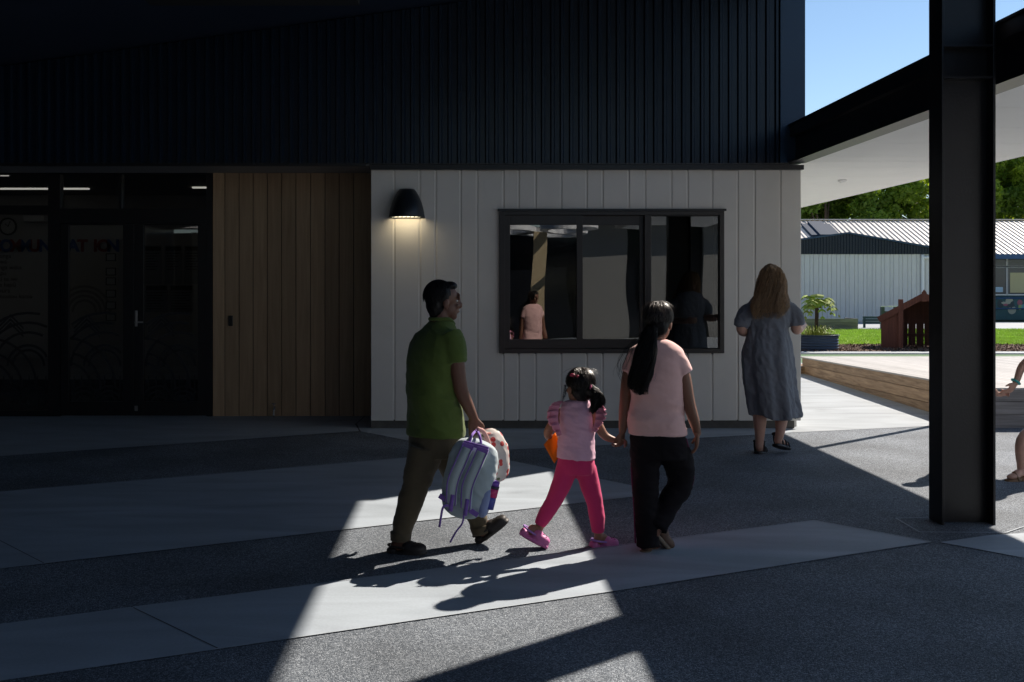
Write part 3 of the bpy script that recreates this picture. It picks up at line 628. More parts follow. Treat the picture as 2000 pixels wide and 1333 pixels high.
def chip(x, y):
    a = random.uniform(0,6.28); l_, w_ = random.uniform(.02,.06), random.uniform(.008,.02); c, s_ = math.cos(a), math.sin(a); z = random.uniform(.004,.03); tz = random.gauss(0,.02)
    return [(x-c*l_+s_*w_,y-s_*l_-c*w_,z-tz),(x+c*l_+s_*w_,y+s_*l_-c*w_,z+tz),(x+c*l_-s_*w_,y+s_*l_+c*w_,z+tz+.006),(x-c*l_-s_*w_,y-s_*l_+c*w_,z-tz+.006)], [(0,1,2,3)]
M_CHIP = mat('bark_chip', (.16,.095,.065), .9, var=.6, vscale=40)
scatter('bark_mulch', 7.5, 16.5, YK+.15, 27.8, 16000, chip, M_CHIP, 'brown bark chips between kerb and lawn', 'mulch')
# --- corrugated planter with tree fern
pb = G(1594,686); pr = .40
M_BLUEC = mat('blue_corrugated_steel', (.030,.045,.075), .35, spec=.5, var=.1)
pl = thing('round_planter', 'round dark blue corrugated planter below the tree fern', 'planter', pb)
prof = []
hP = .40
for i in range(41):
    z_ = hP*i/40; prof.append((pr + .012*math.sin(z_/hP*2*math.pi*6), z_))
def oval(vf, c, sx): return [(c[0]+(x-c[0])*sx, y, z) for x,y,z in vf[0]], vf[1]
obj('shell', MB().put(oval(lathe(prof, pb, 48, False), pb, 1.35)), M_BLUEC, pl, True)
obj('rim', MB().put(oval(lathe([(pr+.0,hP-.012),(pr+.02,hP-.012),(pr+.02,hP+.008),(pr,hP+.008)], pb, 48, False), pb, 1.35)), M_BLUEC, pl, True)
obj('soil', MB().put(oval(lathe([(pr-.005,hP-.05),(.01,hP-.04)], pb, 48, True), pb, 1.35)), M_BARK, pl)
def strip(pts, wds, up=Vector((0,0,1))):
    V = []; F = []; pts = [Vector(p) for p in pts]
    for i, p in enumerate(pts):
        t = (pts[min(i+1,len(pts)-1)] - pts[max(i-1,0)]).normalized(); s_ = t.cross(up); s_ = s_.normalized() if s_.length > 1e-5 else Vector((1,0,0))
        V += [p - s_*wds[i], p + s_*wds[i]]
    for i in range(len(pts)-1): F.append((2*i,2*i+1,2*i+3,2*i+2))
    return V, F
fern = thing('tree_fern', 'small tree fern with silvery drooping fronds in the blue planter', 'fern', pb + Vector((0,0,hP-.05)))
tk = pb + Vector((.02,0,0))
obj('trunk', MB().put(tube([(tk.x,tk.y,hP-.05,.055),(tk.x-.01,tk.y,.7,.045),(tk.x,tk.y,1.03,.05)], 12)), mat('fern_trunk', (.05,.03,.02), .9, var=.4, vscale=30, bump=1, bscale=60, bdist=.02), fern, True)
rr = random.Random(5)
M_FROND = mat('fern_frond', (.21,.30,.035), .7, var=.4, spec=.15, vscale=6); M_FROND2 = mat('fern_frond_silver', (.27,.33,.07), .7, spec=.15, var=.3, vscale=6)
top = Vector((tk.x, tk.y, 1.03))
for i in range(12):
    a = i*2*math.pi/12 + rr.uniform(-.2,.2); R_ = rr.uniform(.42,.62); rise = rr.uniform(.18,.34); drop = rr.uniform(.10,.42)
    pts = []
    for k in range(9):
        t = k/8; pts.append(top + Vector((math.cos(a)*R_*t, math.sin(a)*R_*t, rise*math.sin(math.pi*min(t*1.0,1)*.8)*1.3 - drop*t**2.2)))
    V, F = strip(pts, [.006]*9); mb = MB().add(V,F)
    for k in range(1,9):
        p = pts[k]; t = (pts[k]-pts[k-1]).normalized(); sd_ = t.cross(Vector((0,0,1))).normalized(); wl = .15*math.sin(math.pi*(k/9)**.8)+.015
        for s_ in (-1,1):
            for j in range(2):
                q = p - t*.03*j; e = q + sd_*s_*wl + t*wl*.35 + Vector((0,0,-wl*.35))
                mb.add([q - t*.020, q + t*.020, e + t*.012, e - t*.012], [(0,1,2,3)])
    obj('frond', mb, M_FROND if i%2 else M_FROND2, fern)
fl = thing('flax_clump', 'yellow green strappy grass clump filling the blue planter', 'plant', pb + Vector((0,0,hP-.05)))
mb = MB()
for i in range(260):
    a = rr.uniform(0,6.28); r0 = rr.uniform(.02,.32); h = rr.uniform(.12,.30); o_ = Vector((math.cos(a)*r0*1.3, math.sin(a)*r0, hP-.05)) + Vector((pb.x,pb.y,0)); d = Vector((math.cos(a),math.sin(a),0))*rr.uniform(.03,.22)
    V, F = strip([o_, o_+d*.35+Vector((0,0,h*.7)), o_+d*.75+Vector((0,0,h)), o_+d*1.2+Vector((0,0,h*.75))], [.008,.008,.006,.001]); mb.add(V,F)
o = obj('leaves', mb, mat('flax_leaf', (.26,.30,.04), .55, var=.4, vscale=5), fl); o['kind'] = 'stuff'
# --- little red timber house
hb = G(1805,684); hx, hy = hb.x, hb.y
ph = thing('playhouse', 'small dark red timber playhouse with pointed gable front', 'playhouse', hb)
s76 = FPX/hy
px2 = lambda px: (px-CX)/s76
pz2 = lambda py: EYE-(py-CY)/s76
HW = px2(1805)-px2(1727); zE = pz2(622); zA = pz2(578)
for sg in (-1,1):
    for k in range(5):
        obj('side_board', MB().box(*sorted((hx+sg*HW, hx+sg*(HW-.03))), hy+.02+k*.24, hy+.25+k*.24, 0, zE), M_REDW, ph, origin=(hx+sg*HW,hy+k*.24,0))
    zl = lambda q: zE+(zA-zE)*(1-abs(q-hx)/HW)-.05
    for k in range(3):
        a = HW-.01-k*.16; b = HW-.01-(k+1)*.16+.003
        xs = sorted((hx+sg*a, hx+sg*b))
        obj('front_board', MB().prism([(xs[0],0),(xs[1],0),(xs[1],zl(xs[1])),(xs[0],zl(xs[0]))], 'Y', hy, hy+.03), M_REDW, ph, origin=(xs[0],hy,0))
    pxp = hx+sg*(px2(1805)-px2(1763))
    bev(obj('post', MB().box(pxp-.06, pxp+.06, hy-.07, hy-.002, 0, pz2(585)), M_REDW, ph, origin=(pxp,hy,0)), .008)
    d = Vector((sg*(HW+.06),0,zE-.05-zA)); Lr = d.length; d.normalize()
    ctr = Vector((hx,hy-.035,zA)) + d*Lr/2
    obj('barge_board', MB().obox(ctr, d, Vector((-d.z,0,d.x)), Vector((0,1,0)), Lr/2, .075, .028), M_REDW, ph)
    obj('roof_side', MB().obox(ctr+Vector((0,.65,.05)), d, Vector((-d.z,0,d.x)), Vector((0,1,0)), Lr/2, .015, .66), M_REDW, ph)
bev(obj('finial', MB().prism([(hx-.06,zA-.15),(hx+.06,zA-.15),(hx+.06,zA+.08),(hx,zA+.16),(hx-.06,zA+.08)], 'Y', hy-.085, hy-.066), M_REDW, ph), .006)
for k in range(10):
    x0 = hx-HW+.04+k*(2*HW-.08)/10; x1 = x0+(2*HW-.08)/10-.007
    obj('back_slat', MB().prism([(x0,.04),(x1,.04),(x1,zl(x1)),(x0,zl(x0))], 'Y', hy+1.18, hy+1.21), M_REDW, ph)
obj('back_panel', MB().prism([(hx-HW+.04,.62),(hx+HW-.04,.62),(hx+HW-.04,zl(hx+HW-.04)),(hx,zl(hx)),(hx-HW+.04,zl(hx-HW+.04))], 'Y', hy+1.215, hy+1.235), M_REDW, ph)
for zz in (.28, zE-.15): obj('rail', MB().box(hx-HW+.04, hx+HW-.04, hy+1.14, hy+1.175, zz, zz+.08), M_REDW, ph)
ph.rotation_euler = (0, 0, -math.atan2(hx, hy))
# --- raised bed, bench and planter posts by the far wall
rb_ = G(1640,645); rbx1 = G(1676,645).x
bed = thing('raised_bed', 'long grey timber raised bed behind the planter at the lawn edge', 'garden bed', (rbx1-1.4, rb_.y, 0))
for k in range(3): obj('board', MB().box(rbx1-2.8, rbx1, rb_.y, rb_.y+.05, .14*k+.002, .14*k+.136), M_GREYW, bed)
obj('end_board', MB().box(rbx1-.05, rbx1, rb_.y+.052, rb_.y+1.2, 0, .42), M_GREYW, bed); obj('soil', MB().box(rbx1-2.8, rbx1-.052, rb_.y+.052, rb_.y+1.2, 0, .36), M_BARK, bed)
bn = thing('slatted_bench', 'low dark green slatted bench between raised bed and posts', 'bench', (G(1698,640).x, 39.6, 0))
M_DKGREEN = mat('dark_green_paint', (.012,.045,.045), .5)
for k in range(3): obj('slat', MB().box(G(1678,640).x, G(1722,640).x, 39.6, 39.66, .16+.10*k, .16+.10*k+.085), M_DKGREEN, bn)
for xx in (G(1682,640).x, G(1716,640).x): obj('leg', MB().box(xx-.04, xx+.04, 39.665, 39.72, 0, .44), M_DKGREEN, bn)
pp = G(1735,644); pz = lambda py, Y: EYE-(py-CY)*Y/FPX
gp = thing('boxed_planter_stand', 'dark teal boxed stand with two posts left of the playhouse', 'planter', pp)
M_TEAL = mat('teal_timber', (.02,.035,.045), .6)
for xa in (1720, 1746): 
    x0 = (xa-CX)*pp.y/FPX; obj('post', MB().box(x0, x0+.12, pp.y-.06, pp.y+.06, 0, pz(600,pp.y)), M_TEAL, gp)
obj('panel', MB().box((1727-CX)*pp.y/FPX, (1746-CX)*pp.y/FPX-.004, pp.y-.03, pp.y+.03, .1, pz(608,pp.y)), M_TEAL, gp)
obj('rail', MB().box((1720-CX)*pp.y/FPX, (1752-CX)*pp.y/FPX, pp.y-.05, pp.y+.05, pz(600,pp.y)+.002, pz(598,pp.y)), mat('pale_rail', (.5,.5,.5), .6), gp)

# ================================================================== FAR CLASSROOM BLOCK
YB = 46.0; KB = YB/FPX
WB = lambda px: (px-CX)*KB
ZBk = lambda py: EYE-(py-CY)*KB
far = thing('classroom_block', 'low classroom block with pale boarded wall, dark gable and ribbed metal roof', 'building', (WB(1700), YB, 0))
M_FARW = mat('far_boards', (0.58,0.57,0.55), .6, var=.04, rnd=.03)
M_FARR = mat('pale_roof_steel', (0.62,0.58,0.53), .45, var=.06, vscale=1, rnd=.04)
M_BLUEF = mat('blue_fascia', (.02,.07,.18), .5)
fw = obj('wall', MB().box(WB(1500), WB(1935), YB+.03, YB+.2, -.01, ZBk(497)), M_BACK, far)
xx = WB(1502); i = 0
while xx < WB(1930):
    wd = (.235,.165)[i%2]; board(xx, xx+wd, 0.05, ZBk(497), YB, .028, M_FARW, fw, ch=.008, gap=.006); xx += wd; i += 1
pk = (WB(1655), ZBk(456)); xl = WB(1480); xr = WB(1925)
gz = lambda q: pk[1]-(pk[0]-q)*.135 if q < pk[0] else pk[1]-(q-pk[0])*.172
xx = xl
gb = obj('gable', MB().prism([(xl,ZBk(497)+.01),(xr,ZBk(497)+.01),(xr,max(gz(xr)-.05,ZBk(497)+.02)),(pk[0],pk[1]-.05),(xl,gz(xl)-.05)], 'Y', YB-.01, YB+.2), M_NAVY, far)
while xx < xr-.9: clad_sheet(xx, 7, .13, YB-.04, M_CLAD, gb, ZBk(497), lambda q: max(gz(q)-.03, ZBk(497)+.02), h=.03); xx += .91
for a, b in ((xl,pk[0]),(pk[0],xr)):
    obj('gable_roof', MB().prism([(a,gz(a)-.03),(b,gz(b)-.03),(b,gz(b)+.05),(a,gz(a)+.05)], 'Y', YB-.15, YB+3.6), M_NAVY, far)
YEv = 47.6; zev = EYE+(CY-497)*YEv/FPX; YRd = 52.0; zrd = EYE+(CY-432)*YRd/FPX
xx = 8.0; dy_, dz_ = YRd-YEv, zrd-zev
mr0 = obj('main_roof', MB().add([(8,YEv,zev-.08),(40,YEv,zev-.08),(40,YRd,zrd-.08),(8,YRd,zrd-.08),(8,YEv,zev-.04),(40,YEv,zev-.04),(40,YRd,zrd-.04),(8,YRd,zrd-.04)], [(0,3,2,1),(4,5,6,7),(0,1,5,4),(1,2,6,5),(2,3,7,6),(3,0,4,7)]), M_BLUEF, far)
while xx < 38:
    V = []; F = []; prof = []
    for i in range(4):
        a = xx+i*.25; prof += [(a,0),(a+.165,0),(a+.185,.05),(a+.225,.05),(a+.245,0)]
    prof.append((xx+.997,0)); n_ = len(prof)
    for q, d in prof: V += [(q,YEv-.05,zev-.02+d),(q,YRd,zrd+d)]
    for i in range(n_-1): F.append((2*i,2*i+2,2*i+3,2*i+1))
    mesh_obj('roof_sheet', V, F, M_FARR, mr0, origin=(xx,YEv,zev)); xx += 1.0
obj('ridge_cap', MB().box(8, 40, YRd-.12, YRd+.2, zrd+.052, zrd+.09), M_FARR, mr0)
obj('back_roof', MB().add([(8,YRd,zrd),(40,YRd,zrd),(40,YRd+5,zev),(8,YRd+5,zev)], [(0,1,2,3)]), M_FARR, mr0)
obj('fascia', MB().box(WB(1920), 40, YEv-.20, YEv-.06, zev-.22, zev+.0), M_BLUEF, far)
# dark vent box on the roof
u = Vector((0,dy_,dz_)).normalized(); nn = Vector((0,-u.z,u.y))
for px_, wd, off, ln_ in ((1588,.25,.09,.85),(1607,.36,.16,1.0),(1622,.30,.10,.8)):
    c = Vector(((px_-CX)*50.2/FPX, YEv+dy_*.66, zev+dz_*.66)) + nn*off
    obj('roof_vent', MB().obox(c, Vector((1,0,0)), u, nn, wd, ln_, .05), mat('vent_steel', (.045,.065,.10), .8, spec=.2), far)
obj('downpipe', MB().put(tube([(WB(1830),YB-.08,ZBk(503),.06),(WB(1803),YB-.08,ZBk(504),.06),(WB(1800.5),YB-.08,ZBk(508),.06),(WB(1800.5),YB-.08,.1,.06)], 10, 3)), mat('white_pvc', (.75,.75,.75), .4), far, True)
# windowed part to the right of the column
YW = 48.0; KW = YW/FPX
WW = lambda px: (px-CX)*KW
ZW = lambda py: EYE-(py-CY)*KW
obj('side_wall', MB().box(WW(1930), 40, YW+.1, YW+.3, 0, zev-.1), mat('far_teal_wall', (.03,.10,.14), .6), far)
M_WFR = mat('white_frame', (.7,.72,.75), .5); M_FGL = mat('far_glass', (.03,.05,.08), .08)
for xa, xb, ya, yb in ((1944,1966,505,520),(1969,2006,505,520),(1944,1966,523,575),(1969,2006,523,575),(2010,2050,505,520),(2010,2050,523,575)):
    f = obj('window', MB().box(WW(xa)-.05, WW(xb)+.05, YW+.02, YW+.098, ZW(yb)-.06, ZW(yb)).box(WW(xa)-.05, WW(xb)+.05, YW+.02, YW+.098, ZW(ya), ZW(ya)+.06).box(WW(xa)-.05, WW(xa), YW+.021, YW+.097, ZW(yb), ZW(ya)).box(WW(xb), WW(xb)+.05, YW+.021, YW+.097, ZW(yb), ZW(ya)), M_WFR, far)
    obj('pane', MB().box(WW(xa), WW(xb), YW+.06, YW+.08, ZW(yb), ZW(ya)), M_FGL, f)
    if yb > 560 and xa > 1960: obj('poster', MB().box(WW(xa+5), WW(xb-4), YW+.050, YW+.058, ZW(yb-3), ZW(ya+10)), mat('poster_yellow', (.45,.42,.25), .8), f)
    elif yb > 560: obj('poster', MB().box(WW(xa+1), WW(xb-6), YW+.050, YW+.058, ZW(yb-4), ZW(yb-14)), mat('poster_blue', (.35,.5,.65), .8), f)
mu_ = thing('mural_panel', 'teal mural panel with pale leafy shapes below the far windows', 'mural', (WW(1990), YW-.4, 0))
obj('panel', MB().box(WW(1930), WW(2060), YW-.42, YW-.36, .05, ZW(582)), mat('mural_teal', (.02,.085,.10), .6, var=.3, vscale=2), mu_)
rm_ = random.Random(3)
for k in range(26):
    cx_, cz_ = rm_.uniform(WW(1940), WW(2040)), rm_.uniform(.45, ZW(588)); c_ = rm_.choice(((.25,.35,.12),(.10,.28,.30),(.03,.05,.06),(.35,.36,.30),(.30,.10,.14)))
    obj('painted_shape', MB().put(ell((cx_,YW-.425,cz_), (rm_.uniform(.08,.22),.006,rm_.uniform(.06,.2)), nu=9, nv=6)), mat('mural_%d' % int(c_[0]*100), c_, .7), mu_)
for zz in (ZW(603), ZW(583)): obj('handrail', MB().put(tube([(WW(1930),YW-.5,zz,.03),(WW(2060),YW-.5,zz+.02,.03)], 8, 2)), M_BLUEF, mu_)

# ================================================================== TREES
def leaves(n, centres, rng, size):
    n_ = len(centres); idx = rng.integers(0, n_, n); C = np.array([c[0] for c in centres])[idx]; R = np.array([c[1] for c in centres])[idx]
    d = rng.normal(size=(n,3)); d /= np.linalg.norm(d,axis=1)[:,None]; r = R[:,None]*rng.uniform(.55,1.08,(n,1)); p = C + d*r*np.array((1,1,.85))
    a = rng.normal(size=(n,3)); a /= np.linalg.norm(a,axis=1)[:,None]; b = np.cross(a, rng.normal(size=(n,3))); b /= np.linalg.norm(b,axis=1)[:,None]
    s = rng.uniform(.6,1.3,(n,1))*size
    V = np.stack([p-a*s, p+b*s*.5, p+a*s, p-b*s*.5], 1).reshape(-1,3); F = np.arange(n*4).reshape(-1,4)
    return V, F
def np_mesh(name, V, F, m, parent):
    me = bpy.data.meshes.new(name); V = V - np.array(base(parent))
    me.vertices.add(len(V)); me.vertices.foreach_set('co', V.ravel()); me.loops.add(F.size); me.loops.foreach_set('vertex_index', F.ravel().astype(np.int32))
    me.polygons.add(len(F)); me.polygons.foreach_set('loop_start', np.arange(0,F.size,4,dtype=np.int32)); me.polygons.foreach_set('loop_total', np.full(len(F),4,dtype=np.int32)); me.update(calc_edges=True); me.validate()
    me.materials.append(m); o = bpy.data.objects.new(name, me); COL.objects.link(o); o.parent = parent; return o
def mat_leaf(name, col):
    m = mat(name, col, .55, var=.5, vscale=.9, spec=.3, detail=6); n = m.node_tree.nodes; l = m.node_tree.links
    b = n['Principled BSDF']; tr_ = n.new('ShaderNodeBsdfTranslucent'); tr_.inputs[0].default_value = (col[0]*1.6,col[1]*1.5,col[2]*.6,1); mx = n.new('ShaderNodeMixShader'); mx.inputs[0].default_value = .5
    l.new(b.outputs[0], mx.inputs[1]); l.new(tr_.outputs[0], mx.inputs[2]); l.new(mx.outputs[0], n['Material Output'].inputs[0]); return m
M_LEAF = [mat_leaf('leaf_mid', (.20,.30,.045)), mat_leaf('leaf_dark', (.14,.23,.038)), mat_leaf('leaf_bright', (.32,.42,.06)), mat_leaf('leaf_blue', (.06,.085,.07))]
M_TRUNK = mat('bark_trunk', (.11,.085,.065), .9, var=.4, vscale=8)
def tree(label, x, y, h, rw, k, n, seed, size=.15, low=.06):
    rng = np.random.default_rng(seed); t = thing('broadleaf_tree', label, 'tree', (x,y,0), 'trees behind the classroom block')
    cen = []
    for i in range(60):
        a = rng.uniform(0,2*math.pi); q = rng.uniform(low,1); rr_ = rw*math.sqrt(max(.05,1-((q-.55)/.55)**2))*rng.uniform(.35,1)
        cen.append(((x+math.cos(a)*rr_, y+math.sin(a)*rr_, h*q), rng.uniform(.16,.30)*rw))
    V, F = leaves(n, cen, rng, size); np_mesh('crown', V, F, M_LEAF[k], t)
    mb = MB(); mb.put(tube([(x,y,0,.22),(x+.1,y,h*.4,.17),(x,y,h*.8,.06)], 8, 3))
    for i in range(10):
        c = cen[i][0]; mb.put(tube([(x+.05,y,h*.3+i*.1,.08),((x+c[0])/2,(y+c[1])/2,(h*.4+c[2])/2+.3,.05),(*c,.02)], 6, 2))
    obj('trunk', mb, M_TRUNK, t, True); return t
tree('dense mid green tree just right of the boarded corner, above the far roof', 21.0, 59, 8.2, 3.4, 1, 30000, 1)
tree('darker tree second from the boarded corner, above the roof vent', 24.2, 61, 9.4, 3.6, 0, 30000, 2)
tree('mid green tree beside the left edge of the black column', 28.0, 60, 10.2, 3.6, 0, 30000, 3)
tree('tree hidden mostly behind the black column', 31.5, 61, 10.5, 3.4, 1, 18000, 4)
tree('bright yellow green tree at the right edge behind the far windows', 34.6, 60, 10.6, 3.8, 2, 36000, 5)
tree('leafy tree low behind the roof ridge at the left', 18.0, 64, 8.5, 3.4, 1, 16000, 7)
e_ = thing('gum_tree', 'tall bluish gum tree rising far behind the bright tree', 'tree', (50.5, 92, 0))
rng = np.random.default_rng(9); cen = [((50.5+rng.normal(0,2.2), 92+rng.normal(0,2), rng.uniform(5,15.6)), rng.uniform(.7,1.5)) for i in range(46)]
V, F = leaves(30000, cen, rng, .13); np_mesh('crown', V, F, M_LEAF[3], e_)
obj('trunk', MB().put(tube([(50.5,92,0,.4),(50.8,92,8,.25),(50.3,92,14,.08)], 8, 3)), M_TRUNK, e_, True)

# ================================================================== PEOPLE
def mat_skin(name, c): return mat(name, c, .5, var=.08, vscale=12, sss=.08, spec=.4, bump=.05, bscale=200)
SK_M = mat_skin('skin_deep_brown', (.135,.062,.040)); SK_W = mat_skin('skin_brown', (.21,.10,.064)); SK_G = mat_skin('skin_warm_brown', (.28,.135,.085)); SK_P = mat_skin('skin_fair', (.56,.33,.25))
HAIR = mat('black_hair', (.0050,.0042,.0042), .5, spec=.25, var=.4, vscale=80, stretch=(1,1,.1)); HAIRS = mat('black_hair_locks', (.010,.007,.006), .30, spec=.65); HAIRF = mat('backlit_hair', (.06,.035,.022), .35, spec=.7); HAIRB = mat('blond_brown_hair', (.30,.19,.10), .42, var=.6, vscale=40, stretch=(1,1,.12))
def cloth(name, c, **k): 
    d = dict(rough=.85, var=.08, vscale=5, bump=.18, bscale=420, sheen=.15, spec=.25); d.update(k); return mat(name, c, **d)
def fr_(deg): a = math.radians(deg); return Vector((math.cos(a),math.sin(a),0)), Vector((math.sin(a),-math.cos(a),0))
UP = Vector((0,0,1))
def wr(A, fx, fz, seed=0, fine=.5):
    o = Vector((seed*3.1, seed*1.7, seed*2.3))
    def f(p, n):
        q = Vector((p.x*fx, p.y*fx, p.z*fz)) + o + Vector((0,0,p.x*fx*.5))
        return A*(noise.noise(q) + fine*(1-2*abs(noise.noise(q*2.1))) - .5*fine)
    return f
def head_prims(c, deg, k=1.0, nod=0):
    F, S = fr_(deg); c = Vector(c); U = (UP - F*nod).normalized(); F = (F + UP*nod*0.0).normalized(); ax = (S, F, U)
    def e(s_, f, u, r): return ell(c + S*s_*k + F*f*k + U*u*k, [q*k for q in r], ax)
    pr = [e(0,-.005,.03,(.074,.092,.086)), e(0,.028,-.045,(.056,.062,.068)), e(0,.055,-.088,(.030,.030,.024)), e(0,.088,.028,(.05,.012,.03)),
          e(0,.103,-.020,(.015,.018,.022)), e(0,.094,.005,(.009,.014,.03)), e(0,.088,-.058,(.024,.012,.010)), e(.03,.075,-.025,(.022,.016,.018)), e(-.03,.075,-.025,(.022,.016,.018))]
    for s_ in (-1,1): pr += [e(s_*.076,-.004,-.012,(.010,.020,.031)), e(s_*.074,-.002,-.035,(.010,.012,.014))]
    return pr, (c, F, S, U, k)
def face_bits(fr, parent, skin):
    c, F, S, U, k = fr; ax = (S,F,U)
    for s_ in (-1,1):
        e = obj('eye', MB().put(ell(c+(S*s_*.031+F*.0740+U*.006)*k, (.013*k,.010*k,.007*k), ax, 12, 8)), mat('eye_white', (.5,.48,.46), .2), parent, True)
        obj('iris', MB().put(ell(c+(S*s_*.031+F*.0818+U*.006)*k, (.0045*k,.0025*k,.0045*k), ax, 10, 6)), mat('iris_dark', (.015,.01,.008), .2), e, True)
        obj('eyebrow', MB().put(tube([tuple(c+(S*s_*.016+F*.092+U*.026)*k)+(.0032*k,), tuple(c+(S*s_*.034+F*.084+U*.030)*k)+(.0032*k,), tuple(c+(S*s_*.050+F*.070+U*.025)*k)+(.002*k,)], 6, 3)), HAIR, parent, True)
    obj('mouth', MB().put(ell(c+(F*.0945+U*-.058)*k, (.020*k,.005*k,.0055*k), ax, 12, 6)), mat('lips', (.22,.08,.06), .45), parent, True)
def T(p, r): return (*p, r)
def hand_prims(wrist, d, pn, thumb, L=.18, curl=.5):
    """wrist, direction to the fingers, palm normal, thumb side; five separate fingers"""
    d = Vector(d).normalized(); th = Vector(thumb); th = (th - d*th.dot(d)).normalized(); pn = d.cross(th) if d.cross(th).dot(Vector(pn)) > 0 else th.cross(d); k = L/.18
    pr = [ell(Vector(wrist)+d*.045*k, (.040*k,.016*k,.052*k), (th,pn,d), 14, 10, 2.6)]
    for i, (o, ln) in enumerate(((.030,.072),(.010,.080),(-.011,.074),(-.030,.058))):
        p = Vector(wrist)+d*.085*k+th*o*k; rows = [T(p-d*.02*k,.0092*k), T(p,.0092*k)]; a = 0
        for j, q in enumerate((.45,.32,.23)):
            a += curl*(.9 if j == 0 else 1.15); p = p + (d*math.cos(a)+pn*math.sin(a))*ln*q*k; rows.append(T(p,(.0088-.0009*j)*k))
        pr.append(tube(rows, 8, 3))
    p = Vector(wrist)+d*.025*k+th*.028*k; pr.append(tube([T(p,.013*k), T(p+(d*.028+th*.022+pn*.012)*k,.011*k), T(p+(d*.056+th*.022+pn*.028)*k,.0085*k)], 8, 3))
    return pr
def strands(name, rows, S, F, n, r, m, parent, wav=.006, seed=1, inner=.75, flare=0.0, arc=None, loose=0.0):
    """hair: rows (centre, half width along S, half depth along F); many fine locks"""
    rg = random.Random(seed); mb = MB(); C = catmull([(*c,a,b) for c,a,b in rows], 4)
    for i in range(n):
        t = rg.uniform(*(arc or (0, 2*math.pi))); q = rg.uniform(inner,1.03)+ (abs(rg.gauss(0,loose))); ph = rg.uniform(0,6.28); fr = rg.uniform(.6,1.4); pts = []
        k0 = 0 if rg.random() < .7 else rg.randint(0, max(1,len(C)//4)); k1 = len(C) - rg.randint(0, max(1,len(C)//5))
        for k in range(k0, k1):
            u = k/(len(C)-1); w_ = wav*math.sin(u*9*fr+ph)*(.3+u)
            p = Vector(C[k][:3]) + S*(C[k][3]*q*math.cos(t)*(1+flare*u) + w_) + F*(C[k][4]*q*math.sin(t) + wav*math.cos(u*8*fr+ph)); pts.append(p)
        if len(pts) < 3: continue
        V = []; Fc = []
        for k, p in enumerate(pts):
            rr_ = r*(1 - .75*(k/(len(pts)-1))**3)
            for j in range(3): a = j*2.094+t; V.append(p + S*rr_*math.cos(a) + F*rr_*math.sin(a))
        for k in range(len(pts)-1):
            for j in range(3): Fc.append((k*3+j, k*3+(j+1)%3, k*3+3+(j+1)%3, k*3+3+j))
        mb.add(V, Fc)
    o = obj(name, mb, m, parent, True); o['kind'] = 'stuff'; return o
def capstrands(name, fr, m, parent, n=260, r=.0022, lo=-.03, seed=3, k2=1.0, fly=0.0, front=.06, rad=(.087,.101,.099), off=-.018):
    """short locks combed over the skull from crown down"""
    c, F, S, U, k = fr; rg = random.Random(seed); mb = MB(); o_ = c + (F*off+U*.033)*k
    for i in range(n):
        t = rg.uniform(0, 6.28); st = rg.uniform(0,.5); en = rg.uniform(1.2,1.9); pts = []
        f_ = 1+abs(rg.gauss(0,fly)) if fly else 1
        for j in range(7):
            ph = st+(en-st)*j/6; q = math.sin(ph); tt = t+.25*math.sin(ph*2+i)
            v = Vector((rad[0]*q*math.cos(tt), rad[1]*q*math.sin(tt), rad[2]*math.cos(ph)))*k*(1.005+.012*math.sin(i*7.1))*(1+(f_-1)*j/6)
            if v.y > front*k and v.z < .045*k: break
            pts.append(o_ + S*v.x + F*v.y + U*v.z)
        if len(pts) < 3: continue
        V = []; Fc = []
        for q, p in enumerate(pts):
            rr_ = r*k*(1-.6*q/len(pts)); nrm = (p-o_).normalized(); sd_ = nrm.cross((pts[min(q+1,len(pts)-1)]-pts[max(q-1,0)])).normalized()
            V += [p+sd_*rr_, p-sd_*rr_, p+nrm*rr_]
        for q in range(len(pts)-1):
            for j in range(3): Fc.append((q*3+j, q*3+(j+1)%3, q*3+3+(j+1)%3, q*3+3+j))
        mb.add(V, Fc)
    o = obj(name, mb, m, parent, True); o['kind'] = 'stuff'; return o
def foot_prims(heel, toe, up, w=.045):
    D = (Vector(toe)-Vector(heel)); L = D.length; D.normalize(); up = Vector(up); up = (up-D*up.dot(D)).normalized(); S = D.cross(up); h = Vector(heel)
    return [ell(h+D*L*.62+up*.030, (L*.36,w*.85,.026), (D,S,up), 14, 8), ell(h+D*L*.22+up*.042, (L*.20,w*.72,.040), (D,S,up), 14, 8), ell(h+D*L*.42+up*.045, (L*.25,w*.7,.035), (D,S,up), 12, 8)], (h, D, S, up, L)
